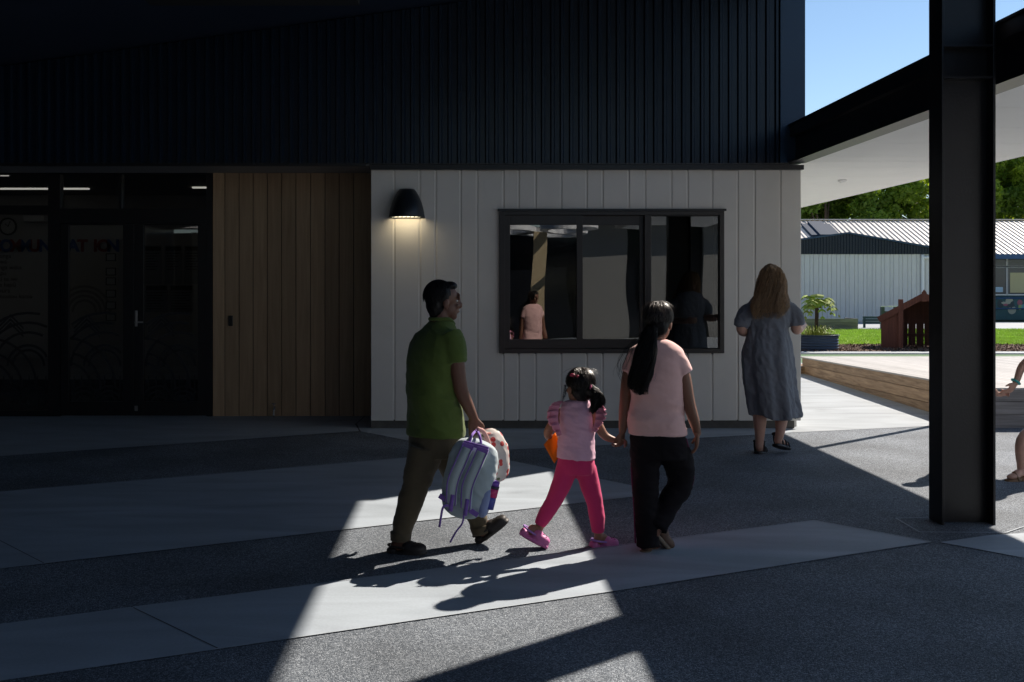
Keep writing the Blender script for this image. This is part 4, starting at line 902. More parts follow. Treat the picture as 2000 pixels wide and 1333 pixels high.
def clog(name, heel, toe, up, w, m, mstrap, parent, holes=True, knob=False):
    D = (Vector(toe)-Vector(heel)); L = D.length; D.normalize(); up = Vector(up); up = (up-D*up.dot(D)).normalized(); S = D.cross(up); h = Vector(heel); ax = (D,S,up)
    pr = [ell(h+D*L*.5+up*.012, (L*.51,w*.96,.017), ax, 24, 8, 2.8), ell(h+D*L*.68+up*.036, (L*.31,w*.94,.034), ax, 20, 10, 2.4), ell(h+D*L*.55+up*.048, (L*.17,w*.88,.034), ax, 16, 10, 2.3), ell(h+D*L*.14+up*.026, (L*.15,w*.84,.024), ax, 16, 8, 2.4)]
    if knob:
        for j in range(9):
            for s_ in (-1,1): pr.append(ell(h+D*L*(.06+.11*j)+S*s_*w*(.93*math.sin(math.pi*(.12+.085*j))**.4)+up*.012, (.013,.010,.012), ax, 8, 6))
    o = blob(name, pr, m, parent, .0055, 2)
    obj('strap', MB().put(tube([T(h+D*L*.46+S*w*.86+up*.050,.0065), T(h+D*L*.18+S*w*.74+up*.056,.0065), T(h+D*L*.03+up*.060,.0065), T(h+D*L*.18-S*w*.74+up*.056,.0065), T(h+D*L*.46-S*w*.86+up*.050,.0065)], 8, 5)), mstrap, o, True)
    if holes:
        mb = MB()
        for a, b in ((.60,.0),(.70,.28),(.70,-.28),(.80,.0),(.60,.42),(.60,-.42),(.80,.45),(.80,-.45)):
            z_ = .036+.034*math.sqrt(max(.05,1-((a-.68)/.31)**2-(b/.94)**2)); mb.put(ell(h+D*L*a+S*w*b+up*(z_+.001), (.006,.006,.003), ax, 8, 4))
        q = obj('vent_holes', mb, mat('hole_dark', (.008,.008,.008), .9), o); q['kind'] = 'stuff'
    return o

# ------------------------------------------------------------ MAN
Y0 = 6.28
Q = lambda px, py, dy=0.0: P(px, py, Y0+dy)
gm = G(850,1072)
man = thing('person', 'man in green polo and olive trousers walking right with two school bags', 'person', (gm.x, gm.y, 0))
F, S = fr_(38)
hp_, hf = head_prims(Q(866,590), 16, 1.02)
fa, fA = foot_prims(Q(762,1079,-.10), Q(832,1081,-.16), UP); fb, fB = foot_prims(Q(937,1057,.09), Q(990,1018,.05), Vector((-.55,0,.83)))
arm = [tube([T(Q(884,664,-.13),.052), T(Q(891,710,-.14),.052), T(Q(900,760,-.13),.044), T(Q(914,793,-.10),.037), T(Q(926,818,-.08),.027)], 14)]
arm2 = [tube([T(Q(822,664,.14),.05), T(Q(832,735,.20),.045), T(Q(856,790,.26),.034), T(Q(868,815,.28),.026)], 12)]
hd = hand_prims(Q(925,817,-.08), Vector((.12,-.02,-1)), Vector((-.2,1,0)), Vector((1,.1,0)), .185, .95)
hd2 = hand_prims(Q(868,815,.28), Vector((.3,.2,-1)), Vector((-1,0,0)), Vector((.3,1,0)), .18, .4)
neck = [tube([T(Q(862,612),.058), T(Q(858,640),.066), T(Q(854,665),.07)], 14)]
core = [loft([(Q(853,650),.13,.07),(Q(851,690),.18,.115),(Q(850,760),.165,.12),(Q(850,840),.16,.12),(Q(848,885),.15,.105)], S, F)]
legs = [tube([T(Q(838,880,-.06),.085), T(Q(808,965,-.08),.055), T(Q(783,1060,-.11),.040)], 12), tube([T(Q(868,880,.06),.085), T(Q(908,952,.07),.055), T(Q(945,1045,.085),.040)], 12)]
body = blob('body', hp_+neck+core+arm+arm2+hd+hd2+legs+fa+fb, SK_M, man, .0068, 2)
face_bits(hf, man, SK_M)
c, hF, hS, hU, k = hf; hax = (hS,hF,hU)
hair = blob('hair', [ell(c+(hF*-.028+hU*.038)*k, (.085*k,.092*k,.096*k), hax), ell(c+(hF*-.050+hU*-.018)*k, (.072*k,.055*k,.078*k), hax), ell(c+(hF*.040+hU*.095)*k, (.060*k,.045*k,.028*k), hax), ell(c+(hF*-.055+hU*-.062)*k, (.055*k,.036*k,.04*k), hax)], HAIR, man, .007, 2, wr(.004, 60, 25, 2))
capstrands('hair_locks', hf, HAIR, hair, 520, .0020, fly=.01, front=.03, rad=(.087,.096,.099), off=-.028)
POLO = cloth('green_polo_cloth', (.080,.118,.024), bscale=600)
def polo_disp(p, n):
    z_ = p.z; a = wr(.015, 4, 7, 4)(p,n) + wr(.005, 12, 16, 8)(p,n); return a*(.55 + .6*max(0, 1-abs(z_-.95)/.25))
sleeve = [tube([T(Q(878,654,-.10),.075), T(Q(888,680,-.13),.074), T(Q(891,711,-.14),.070)], 18, 5, False), tube([T(Q(834,668,.08),.062), T(Q(826,684,.13),.066), T(Q(830,712,.16),.064)], 16, 5, False)]
polo = blob('polo_shirt', [loft([(Q(863,626),.068,.066),(Q(859,640),.115,.085),(Q(854,656),.185,.112),(Q(851,690),.205,.142),(Q(849,740),.195,.150),(Q(849,800),.190,.152),(Q(850,852),.200,.158)], S, F)] + sleeve, POLO, man, .0085, 4, polo_disp)
cl = [T(Q(863,627)+S*.068*math.cos(a)+F*.076*math.sin(a)+UP*(.012-.040*max(0,math.sin(a))), .012) for a in np.linspace(1.75, 1.75+5.9, 14)]
obj('collar', MB().put(tube(cl, 8, 3)), POLO, polo, True)
OLIVE = cloth('olive_trouser_cloth', (.095,.075,.046), bscale=500)
def tr_disp(p, n):
    kn = math.exp(-((p.z-.12)/.09)**2)*.9 + math.exp(-((p.z-.42)/.10)**2)*.5 + .35; return wr(.013, 4, 11, 3, .35)(p,n)*kn + wr(.004, 12, 22, 5, .2)(p,n)*kn
tr = blob('trousers', [loft([(Q(850,832),.175,.135),(Q(850,860),.182,.142),(Q(848,890),.178,.13)], S, F), tube([T(Q(833,878,-.06),.110), T(Q(822,915,-.07),.098), T(Q(806,965,-.08),.080), T(Q(793,1010,-.09),.070), T(Q(784,1046,-.10),.062)], 18, 5, False),
     tube([T(Q(870,878,.06),.105), T(Q(888,915,.07),.094), T(Q(908,952,.07),.080), T(Q(926,1000,.08),.068), T(Q(938,1034,.085),.062)], 18, 5, False)], OLIVE, man, .0085, 3, tr_disp)
for (pc, dr_, r_) in ((Q(783,1046,-.10), Vector((-.05,0,-1)), .064), (Q(939,1032,.085), Vector((.3,0,-1)), .064)):
    d = dr_.normalized(); obj('cuff', MB().put(tube([T(pc-d*.02,r_+.002), T(pc+d*.03,r_-.002)], 18, 3, False)), OLIVE, tr, True)
CLOGK = mat('black_foam', (.030,.026,.024), .55, spec=.35)
clog('clog', Q(757,1083,-.10), Q(834,1084,-.16), UP, .056, CLOGK, CLOGK, man)
clog('clog', Q(934,1064,.09), Q(996,1018,.05), Vector((-.60,0,.80)), .056, CLOGK, CLOGK, man)
# ------------------------------------------------------------ BAGS
def bag_frame(top, bot, Nn):
    U = (Vector(top)-Vector(bot)); L = U.length; U.normalize(); N = Vector(Nn); N = (N-U*N.dot(U)).normalized(); R = U.cross(N); R = -R if R.x < 0 else R
    return (Vector(top)+Vector(bot))/2, R, U, N, L
PUR = cloth('purple_webbing', (.22,.12,.44), bscale=300)
BAGB = cloth('pale_blue_bag_cloth', (.40,.47,.50), bscale=500, var=.05)
yb_ = Y0-.27
bt = thing('backpack', 'pale blue backpack with purple straps hanging from the man’s hand', 'backpack', tuple(P(905,1010,yb_)))
c0_, R_, U_, N_, L_ = bag_frame(P(934,862,yb_), P(899,1006,yb_), (-.25,-1,.05))
bagp = [ell(c0_, (.152,.235,.075), (R_,U_,N_), 36, 22, 3.0), ell(c0_-U_*.10-N_*.05, (.142,.13,.07), (R_,U_,N_), 28, 16, 3.0)]
bg_ = blob('bag_body', bagp, BAGB, bt, .008, 2, wr(.010, 9, 9, 6))
def on_face(r, u, n=.0): return c0_ + R_*r + U_*u + N_*(.077+n)
def band(pts, hw, th, m, parent, name):
    V = []; Fc = []; pts = [Vector(p) for p in catmull([tuple(p) for p in pts], 5)]
    for i, p in enumerate(pts):
        t = (pts[min(i+1,len(pts)-1)]-pts[max(i-1,0)]).normalized(); s_ = t.cross(N_).normalized(); n_ = s_.cross(t)
        V += [p-s_*hw-n_*th, p+s_*hw-n_*th, p+s_*hw+n_*th, p-s_*hw+n_*th]
    for i in range(len(pts)-1):
        for j in range(4): Fc.append((i*4+j, i*4+(j+1)%4, i*4+4+(j+1)%4, i*4+4+j))
    Fc += [(0,1,2,3), tuple(len(V)-4+j for j in range(4))]
    return mesh_obj(name, V, Fc, m, parent, True)
for r0, r1 in ((-.035,-.055),(.055,.035)):
    st = band([on_face(r0,.195,.006), on_face(r0-.012,.10,.030), on_face(r1-.012,-.03,.028), on_face(r1+.005,-.16,.012)], .034, .007, BAGB, bt, 'shoulder_strap')
    for sg in (-1,1):
        band([on_face(r0+sg*.030,.195,.007), on_face(r0-.012+sg*.030,.10,.031), on_face(r1-.012+sg*.030,-.03,.029), on_face(r1+.005+sg*.026,-.16,.013)], .0035, .008, PUR, st, 'piping')
    band([on_face(r1+.005,-.10,.024), on_face(r1+.01,-.20,.010)], .012, .005, PUR, st, 'webbing')
    obj('patch', MB().obox(on_face(r0,.19,.012), R_, U_, N_, .034, .015, .005), PUR, st)
for r0, u0 in ((-.105,-.14),(.090,-.170)): obj('corner_patch', MB().obox(on_face(r0,u0,.004), (R_-U_*.3).normalized(), (U_+R_*.3).normalized(), N_, .028, .014, .005), PUR, bt)
obj('top_patch', MB().obox(on_face(.01,.205,.002), R_, U_, N_, .075, .012, .004), PUR, bt)
band([on_face(-.055,-.17,.012), P(866,990,yb_-.10), P(861,1012,yb_-.09), P(858,1030,yb_-.08)], .0065, .0015, PUR, bt, 'strap_tail')
band([on_face(.035,-.18,.012), P(903,1022,yb_-.10), P(890,1040,yb_-.09), P(879,1060,yb_-.08)], .005, .0015, PUR, bt, 'strap_tail')
obj('grab_loop', MB().put(tube([T(P(916,868,yb_-.04),.007), T(P(922,850,yb_-.03),.008), T(P(931,842,yb_+.10),.008), T(P(936,850,yb_-.01),.008), T(P(940,866,yb_-.04),.007)], 8, 5)), PUR, bt, True)
obj('side_pocket', MB().put(ell(c0_+R_*.128-U_*.105, (.030,.095,.062), (R_,U_,N_), 20, 14, 2.8)), cloth('mesh_pocket', (.25,.30,.50)), bt, True)
bo = thing('water_bottle', 'purple and pink drink bottle in the backpack side pocket', 'bottle', tuple(P(966,960,yb_)))
bx_ = c0_+R_*.152-U_*.08
def cyl(c, R_o, n=20): return tube([T(c[0],R_o), T(c[1],R_o)], n, 2, False)
obj('base', MB().put(cyl((bx_-U_*.06, bx_+U_*.012), .032)), mat('bottle_blue', (.06,.07,.35), .35), bo, True)
obj('sleeve', MB().put(cyl((bx_+U_*.012, bx_+U_*.062), .034)), mat('bottle_pink', (.55,.03,.16), .4), bo, True)
obj('label_band', MB().put(cyl((bx_+U_*.062, bx_+U_*.078), .0345)), mat('bottle_band', (.03,.02,.05), .4), bo, True)
obj('cap', MB().put(cyl((bx_+U_*.078, bx_+U_*.105), .031)), mat('bottle_purple', (.17,.06,.42), .4), bo, True)
# strawberry bag
def mat_spots():
    m = bpy.data.materials.new('strawberry_print'); m.use_nodes = True; n = m.node_tree.nodes; l = m.node_tree.links; b = n['Principled BSDF']
    tc = n.new('ShaderNodeTexCoord'); vo = n.new('ShaderNodeTexVoronoi'); vo.inputs['Scale'].default_value = 24; vo.inputs['Randomness'].default_value = .8; l.new(tc.outputs['Object'], vo.inputs['Vector'])
    sp = n.new('ShaderNodeSeparateColor'); l.new(vo.outputs['Color'], sp.inputs[0]); gt = n.new('ShaderNodeMath'); gt.operation = 'LESS_THAN'; gt.inputs[1].default_value = .38; l.new(vo.outputs['Distance'], gt.inputs[0])
    rp = n.new('ShaderNodeValToRGB'); rp.color_ramp.interpolation = 'CONSTANT'; e = rp.color_ramp.elements; e[0].color = (.50,.05,.05,1); e[1].position = .55; e[1].color = (.55,.20,.18,1); q = e.new(.72); q.color = (.14,.16,.10,1); l.new(sp.outputs[0], rp.inputs[0])
    mx = n.new('ShaderNodeMix'); mx.data_type = 'RGBA'; mx.inputs[6].default_value = (.58,.53,.50,1); l.new(gt.outputs[0], mx.inputs[0]); l.new(rp.outputs[0], mx.inputs[7]); l.new(mx.outputs[2], b.inputs['Base Color']); b.inputs['Roughness'].default_value = .7
    return m
ys_ = Y0-.05
sb = thing('backpack', 'white backpack printed with red strawberries held behind the blue one', 'backpack', tuple(P(962,925,ys_)))
c1_, R1, U1, N1, L1 = bag_frame(P(948,842,ys_), P(965,940,ys_), (.3,-1,.1)); M_SPOT = mat_spots()
blob('bag_body', [ell(c1_, (.115,.165,.085), (R1,U1,N1), 30, 18, 2.7), ell(c1_-U1*.05-N1*.05+R1*.02, (.085,.09,.065), (R1,U1,N1), 24, 14, 2.6)], M_SPOT, sb, .008, 2, wr(.010, 10, 10, 9))
PKS = cloth('pink_strap', (.55,.30,.28))
obj('shoulder_strap', MB().put(tube([T(P(934,838,ys_-.15),.012), T(P(946,846,ys_-.13),.014), T(P(956,872,ys_-.12),.014), T(P(958,900,ys_-.11),.011)], 8, 5)), PKS, sb, True)
obj('grab_loop', MB().put(tube([T(P(938,850,ys_-.02),.007), T(P(930,840,ys_-.07),.008), T(P(942,838,ys_-.02),.007)], 8, 5)), PKS, sb, True)

# ------------------------------------------------------------ GIRL
Y0 = 6.30
gg = G(1120,1068); girl = thing('person', 'small girl in pink frilled top and bright pink trousers holding orange paper', 'person', (gg.x, gg.y, 0))
F, S = fr_(62)
hp_, hf = head_prims(Q(1131,757), 118, .93)
fa, fA = foot_prims(Q(1022,1042,-.02), Q(1062,1068,-.04), Vector((.5,0,.85)), .036); fb, fB = foot_prims(Q(1158,1066,.0), Q(1200,1067,.04), UP, .036)
GH = P(1213,861,6.24)
body = blob('body', hp_ + [tube([T(Q(1129,778),.036), T(Q(1127,800),.042)], 12), loft([(Q(1127,792),.075,.045),(Q(1127,815),.095,.066),(Q(1126,855),.088,.064),(Q(1125,900),.080,.060),(Q(1125,920),.07,.055)], S, F),
   tube([T(Q(1157,805,-.05),.026), T(Q(1171,836,-.06),.030), T(Q(1182,852,-.06),.026), T(Q(1200,860,-.06),.020), T(GH+Vector((-.02,0,.0)),.018)], 12), 
   tube([T(Q(1096,805,.06),.026), T(Q(1077,832,.05),.029), T(Q(1070,848,.07),.027), T(Q(1080,862,.13),.020)], 12),
   tube([T(Q(1108,910),.045), T(Q(1083,975),.035), T(Q(1048,1040,-.02),.026)], 12), tube([T(Q(1143,910),.045), T(Q(1160,980),.035), T(Q(1170,1052,.01),.027)], 12)]
   + hand_prims(GH+Vector((-.04,0,.005)), Vector((1,-.1,-.15)), Vector((0,.3,-1)), Vector((0,-.7,.7)), .12, .8) + hand_prims(Q(1080,862,.13), Vector((.6,.5,.1)), Vector((.2,-.6,-.6)), Vector((0,.2,1)), .12, .7) + fa + fb, SK_G, girl, .0058, 2)
face_bits(hf, girl, SK_G)
c, hF, hS, hU, k = hf; hax = (hS,hF,hU)
hair = blob('hair', [ell(c+(hF*-.016+hU*.036)*k, (.088*k,.101*k,.099*k), hax), ell(c+(hF*-.045+hU*-.015)*k, (.080*k,.060*k,.075*k), hax), ell(Q(1153,762,-.08), (.036,.034,.034)),
   tube([T(Q(1150,760,-.08),.024), T(Q(1163,768,-.09),.032), T(Q(1166,785,-.09),.032), T(Q(1158,803,-.09),.018)], 14)], HAIR, girl, .007, 2, wr(.006, 50, 20, 2))
capstrands('hair_locks', hf, HAIRS, hair, 420, .0020, fly=.06, seed=8)
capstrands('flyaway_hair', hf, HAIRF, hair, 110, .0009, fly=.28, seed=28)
strands('ponytail_locks', [(Q(1150,758,-.08),.02,.02),(Q(1164,768,-.09),.036,.034),(Q(1168,786,-.09),.040,.034),(Q(1160,806,-.09),.026,.02)], Vector((1,0,0)), Vector((0,1,0)), 170, .0022, HAIR, hair, .008, 4)
strands('side_lock', [(Q(1104,752,-.02),.010,.012),(Q(1103,770,-.02),.010,.012),(Q(1098,787,-.02),.005,.006)], Vector((1,0,0)), Vector((0,1,0)), 14, .0010, HAIR, hair, .004, 5)
obj('hair_clip', MB().put(ell(Q(1118,733,-.095), (.018,.008,.010))).put(ell(Q(1128,735,-.10), (.010,.006,.008))), mat('clip_red', (.35,.02,.06), .4), hair, True)
obj('hair_tie', MB().put(tube([T(Q(1152,760,-.08)+Vector((math.cos(a)*.006, math.sin(a)*.024, math.cos(a)*.024)),.008) for a in np.linspace(0,6.28,9)], 8, 2)), mat('tie_pink', (.5,.08,.2), .6), hair, True)
PTOP = cloth('pale_pink_jersey', (.70,.42,.54))
top_ = blob('top', [loft([(Q(1128,781),.048,.046),(Q(1127,789),.092,.058),(Q(1127,815),.112,.082),(Q(1126,850),.110,.086),(Q(1125,896),.122,.096)], S, F)], PTOP, girl, .0065, 3, lambda p,n: wr(.008,7,16,5)(p,n)*.8+wr(.003,22,30,2)(p,n))
FRL = cloth('frill_pink', (.70,.28,.38))
def frill(path, out, wd, waves, name, parent):
    C = catmull([tuple(p) for p in path], 14); V = []; Fc = []; m = 7
    for i, p in enumerate(C):
        u = i/(len(C)-1); t = C[min(i+1,len(C)-1)]-C[max(i-1,0)]; t = Vector(t/np.linalg.norm(t)); o_ = Vector(out(u)).normalized(); s_ = t.cross(o_).normalized(); w_ = wd*math.sin(math.pi*min(max(u,.06),.94))**.5
        for j in range(m):
            v = j/(m-1); V.append(Vector(p) + o_*w_*v + s_*(.022*v*math.sin(u*waves*6.28+ (j%2)*.5)) + t*(.006*v*math.cos(u*waves*12.5)) - UP*(.35*w_*v*v))
    for i in range(len(C)-1):
        for j in range(m-1): Fc.append((i*m+j,i*m+j+1,(i+1)*m+j+1,(i+1)*m+j))
    o = mesh_obj(name, V, Fc, FRL, parent, True); sm_ = o.modifiers.new('s','SOLIDIFY'); sm_.thickness = .003; return o
for wd_, dz_f in ((.070,0),(.050,.012)):
    frill([Q(1150,785,-.0), Q(1161,793,-.07), Q(1163,815,-.11), Q(1157,842,-.10)], lambda u: S*1.0+UP*.35-F*.1, wd_, 7, 'frill', top_)
    frill([Q(1103,785,.02), Q(1094,792,.0), Q(1090,818,-.04), Q(1097,850,-.07)], lambda u: -S*1.0+UP*.25-F*.45, wd_, 7, 'frill', top_)
HOT = cloth('hot_pink_jersey', (.62,.035,.15), bump=.1)
tr = blob('trousers', [loft([(Q(1125,888),.108,.084),(Q(1125,905),.116,.092),(Q(1125,925),.112,.086)], S, F), tube([T(Q(1108,915,.01),.070), T(Q(1097,945),.062), T(Q(1081,980,-.01),.052), T(Q(1062,1010,-.02),.044), T(Q(1054,1026,-.02),.036)], 16, 5, False),
   tube([T(Q(1143,915,.0),.070), T(Q(1153,950),.062), T(Q(1162,985),.052), T(Q(1167,1020,.005),.046), T(Q(1168,1040,.01),.038)], 16, 5, False)], HOT, girl, .0068, 3, lambda p,n: (wr(.007,6,12,7,.3)(p,n)+wr(.003,14,22,3,.2)(p,n))*(.3+.6*math.exp(-((p.z-.20)/.12)**2)))
CLOGP = mat('pink_foam', (.58,.15,.36), .5, spec=.35); CLOGL = mat('lilac_foam', (.36,.20,.55), .5)
clog('clog', Q(1013,1043,-.02), Q(1069,1073,-.05), Vector((.45,0,.88)), .046, CLOGP, CLOGL, girl, knob=True)
clog('clog', Q(1152,1073,.0), Q(1208,1072,.05), UP, .046, CLOGP, CLOGL, girl, knob=True)
pa = MB(); q = [Q(1062,869,.02), Q(1085,845,.08), Q(1097,882,.06), Q(1083,907,.0)]
pV = []; 
for i in range(7):
    for j in range(7):
        u, v = i/6, j/6; p = q[0]*(1-u)*(1-v)+q[1]*u*(1-v)+q[2]*u*v+q[3]*(1-u)*v; pV.append(p + Vector((0,.018*math.sin(u*3+v*2),0)))
pa.add(pV, [(i*7+j,(i+1)*7+j,(i+1)*7+j+1,i*7+j+1) for i in range(6) for j in range(6)])
M_PAPER = mat('orange_paper', (.90,.30,.015), .7); n_ = M_PAPER.node_tree.nodes; tr_ = n_.new('ShaderNodeBsdfTranslucent'); tr_.inputs[0].default_value = (.9,.32,.02,1); mx = n_.new('ShaderNodeMixShader'); mx.inputs[0].default_value = .45
M_PAPER.node_tree.links.new(n_['Principled BSDF'].outputs[0], mx.inputs[1]); M_PAPER.node_tree.links.new(tr_.outputs[0], mx.inputs[2]); M_PAPER.node_tree.links.new(mx.outputs[0], n_['Material Output'].inputs[0])
po_ = tag(obj('paper_sheet', pa, M_PAPER, smooth=True, origin=q[3]), 'orange sheet of paper in the girl’s left hand', 'paper'); sm_ = po_.modifiers.new('s','SOLIDIFY'); sm_.thickness = .0012

# ------------------------------------------------------------ WOMAN IN PINK
Y0 = 6.18
gw = G(1275,1078); wom = thing('person', 'woman in pale pink T-shirt and black trousers with long black ponytail', 'person', (gw.x, gw.y, 0))
F, S = fr_(72)
hp_, hf = head_prims(Q(1287,630), 58, .96)
fa, fA = foot_prims(Q(1258,1078,-.02), Q(1288,1076,.16), UP, .042); fb, fB = foot_prims(Q(1268,1030,-.02), Q(1304,1072,.10), Vector((.70,.15,.45)), .042)
WH = P(1214,858,6.22)
body = blob('body', hp_ + [tube([T(Q(1284,652),.048), T(Q(1281,680),.056)], 14), loft([(Q(1281,680),.10,.065),(Q(1281,710),.150,.095),(Q(1283,790),.135,.09),(Q(1284,850),.145,.105),(Q(1286,895),.14,.10)], S, F),
   tube([T(Q(1318,704,-.04),.040), T(Q(1333,729,-.05),.044), T(Q(1345,785,-.05),.038), T(Q(1355,820,-.04),.033), T(Q(1362,846,-.02),.024)], 14),
   tube([T(Q(1247,704,.04),.040), T(Q(1229,731,.05),.042), T(Q(1221,790,.05),.036), T(Q(1217,830,.04),.028), T(WH+Vector((.005,0,.05)),.023)], 14),
   tube([T(Q(1264,880),.08), T(Q(1262,970),.055), T(Q(1264,1062,-.01),.036)], 12), tube([T(Q(1312,880),.08), T(Q(1330,940,.06),.055), T(Q(1278,1040,-.02),.036)], 12)]
   + hand_prims(Q(1362,846,-.02), Vector((-.05,.05,-1)), Vector((-1,.1,0)), Vector((.2,1,0)), .165, .35) + hand_prims(WH+Vector((.005,0,.045)), Vector((-.15,0,-1)), Vector((-.6,.7,0)), Vector((-.6,-.7,0)), .15, .75) + fa + fb, SK_W, wom, .0066, 2)
face_bits(hf, wom, SK_W)
c, hF, hS, hU, k = hf; hax = (hS,hF,hU)
XA, YA = Vector((1,0,0)), Vector((0,1,0))
tail = [(Q(1272,640,-.08),.030,.030),(Q(1266,665,-.10),.044,.036),(Q(1259,700,-.14),.056,.036),(Q(1252,732,-.16),.058,.036),(Q(1247,755,-.155),.046,.028),(Q(1253,771,-.15),.024,.015)]
hair = blob('hair', [ell(c+(hF*-.016+hU*.036)*k, (.088*k,.101*k,.100*k), hax), ell(c+(hF*-.045+hU*-.020)*k, (.080*k,.058*k,.078*k), hax), loft([(a,b*.74,d*.74) for a,b,d in tail], XA, YA, 18, 2.0)], HAIR, wom, .007, 2, wr(.006, 45, 9, 2))
capstrands('hair_locks', hf, HAIRS, hair, 420, .0020, fly=.05, seed=4)
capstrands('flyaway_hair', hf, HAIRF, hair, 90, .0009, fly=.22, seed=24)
strands('ponytail_locks', tail, XA, YA, 520, .0019, HAIR, hair, .015, 6, .75, loose=.06)
strands('loose_strands', [(Q(1265,648,-.06),.04,.03),(Q(1248,680,-.10),.075,.04),(Q(1240,720,-.12),.095,.05),(Q(1238,750,-.13),.09,.05)], XA, YA, 34, .0011, HAIR, hair, .016, 7, .7, loose=.15)
obj('hair_tie', MB().put(tube([T(Q(1271,648,-.085)+Vector((math.cos(a)*.034, math.sin(a)*.034, 0)),.008) for a in np.linspace(0,6.28,11)], 8, 2)), mat('tie_black', (.02,.02,.02), .6), hair, True)
TEE = cloth('pale_pink_cotton', (.78,.49,.46))
def tee_disp(p, n):
    wst = math.exp(-((p.z-.82)/.12)**2); return (wr(.016,4,9,11,.3)(p,n)+wr(.006,10,18,3,.3)(p,n))*(.35+.8*wst)*min(1,max(.15,(p.z-.70)/.06))
tee = blob('tshirt', [loft([(Q(1284,664),.056,.056),(Q(1282,672),.115,.078),(Q(1281,688),.168,.105),(Q(1281,720),.172,.122),(Q(1283,775),.158,.116),(Q(1284,815),.168,.122),(Q(1285,849),.176,.130)], S, F),
   tube([T(Q(1306,694,-.03),.058), T(Q(1321,704,-.05),.062), T(Q(1335,730,-.05),.060)], 16, 5, False), tube([T(Q(1255,694,.03),.058), T(Q(1240,704,.05),.060), T(Q(1230,730,.05),.057)], 16, 5, False)], TEE, wom, .008, 4, tee_disp)
BLK = cloth('black_trouser_cloth', (.010,.008,.010), bump=.1, sheen=0, spec=.15); PIP = cloth('magenta_piping', (.16,.012,.06))
tr = blob('trousers', [loft([(Q(1285,838),.160,.118),(Q(1286,865),.172,.132),(Q(1288,895),.165,.125)], S, F), tube([T(Q(1262,880),.098), T(Q(1260,930),.084), T(Q(1261,985),.072), T(Q(1264,1040),.068), T(Q(1266,1066),.070)], 18, 5, False),
   tube([T(Q(1315,880),.098), T(Q(1326,912,.03),.088), T(Q(1328,945,.055),.078), T(Q(1304,990,.02),.070), T(Q(1282,1030,-.02),.068)], 18, 5, False)], BLK, wom, .0085, 3, lambda p,n: wr(.010,5,12,5)(p,n))
obj('side_stripe', MB().put(tube([T(Q(1340,858,-.05),.005), T(Q(1352,905,.0),.005), T(Q(1353,945,.03),.005), T(Q(1326,992,.01),.005), T(Q(1303,1028,-.03),.005)], 6, 5)), PIP, tr, True)
obj('side_stripe', MB().put(tube([T(Q(1233,858,.0),.005), T(Q(1234,930,.0),.005), T(Q(1238,985,.0),.005), T(Q(1241,1060,.0),.005)], 6, 5)), PIP, tr, True)
SHOE = mat('tan_shoe_leather', (.13,.075,.05), .7, var=.2, vscale=20); SOLE = mat('tan_rubber_sole', (.20,.15,.105), .8)
def shoe(heel, toe, up, w, parent, m=SHOE, ms=SOLE):
    D = (Vector(toe)-Vector(heel)); L = D.length; D.normalize(); up = Vector(up); up = (up-D*up.dot(D)).normalized(); S_ = D.cross(up); h = Vector(heel); ax = (D,S_,up)
    o = blob('shoe', [ell(h+D*L*.68+up*.038, (L*.31,w*.9,.032), ax, 18, 10, 2.3), ell(h+D*L*.45+up*.050, (L*.22,w*.8,.038), ax, 16, 10), ell(h+D*L*.18+up*.050, (L*.18,w*.8,.046), ax, 16, 10)], m, parent, .006, 2)
    obj('sole', MB().put(ell(h+D*L*.5+up*.010, (L*.52,w*.98,.016), ax, 28, 8, 3.0)), ms, o, True); return o
shoe(Q(1256,1083,-.03), Q(1288,1080,.19), UP, .047, wom); shoe(Q(1262,1030,-.03), Q(1306,1078,.10), Vector((.72,.2,.45)), .047, wom)

# ------------------------------------------------------------ WOMAN IN GREY DRESS
Y0 = 9.8
gd = G(1505,886); dwm = thing('person', 'long haired blond woman in blue grey midi dress by the boarded corner', 'person', (gd.x, gd.y, 0))
F, S = fr_(78)
hp_, hf = head_prims(Q(1507,545), 62, 1.02)
fa, fA = foot_prims(Q(1480,884,-.02), Q(1492,883,.20), UP, .045); fb, fB = foot_prims(Q(1514,868,-.04), Q(1540,876,.12), Vector((-.2,0,1)), .045)
body = blob('body', hp_ + [tube([T(Q(1505,562),.05), T(Q(1503,582),.06)], 14), loft([(Q(1503,580),.13,.07),(Q(1503,605),.165,.11),(Q(1500,645),.15,.11),(Q(1500,700),.18,.14),(Q(1502,730),.16,.13)], S, F),
   tube([T(Q(1470,600,.02),.045), T(Q(1450,632,.0),.050), T(Q(1451,648,.04),.047), T(Q(1470,650,.25),.03)], 14), tube([T(Q(1538,600,-.02),.045), T(Q(1553,628,-.05),.050), T(Q(1556,644,-.02),.05), T(Q(1566,638,.14),.037), T(Q(1570,634,.22),.028)], 14),
   tube([T(Q(1484,720),.09), T(Q(1484,775),.066), T(Q(1484,815),.066), T(Q(1484,850),.046), T(Q(1483,872),.037)], 14), tube([T(Q(1518,720,.05),.09), T(Q(1524,780,.04),.066), T(Q(1526,815,.0),.064), T(Q(1524,842,-.03),.046), T(Q(1520,860,-.03),.037)], 14)]
   + hand_prims(Q(1570,634,.22), Vector((.1,.8,.5)), Vector((-1,0,.3)), Vector((0,-.4,1)), .17, .7) + hand_prims(Q(1470,650,.25), Vector((.7,.6,.1)), Vector((0,-.5,-1)), Vector((0,.3,1)), .17, .5) + fa + fb, SK_P, dwm, .0075, 2)
face_bits(hf, dwm, SK_P)
c, hF, hS, hU, k = hf; hax = (hS,hF,hU)
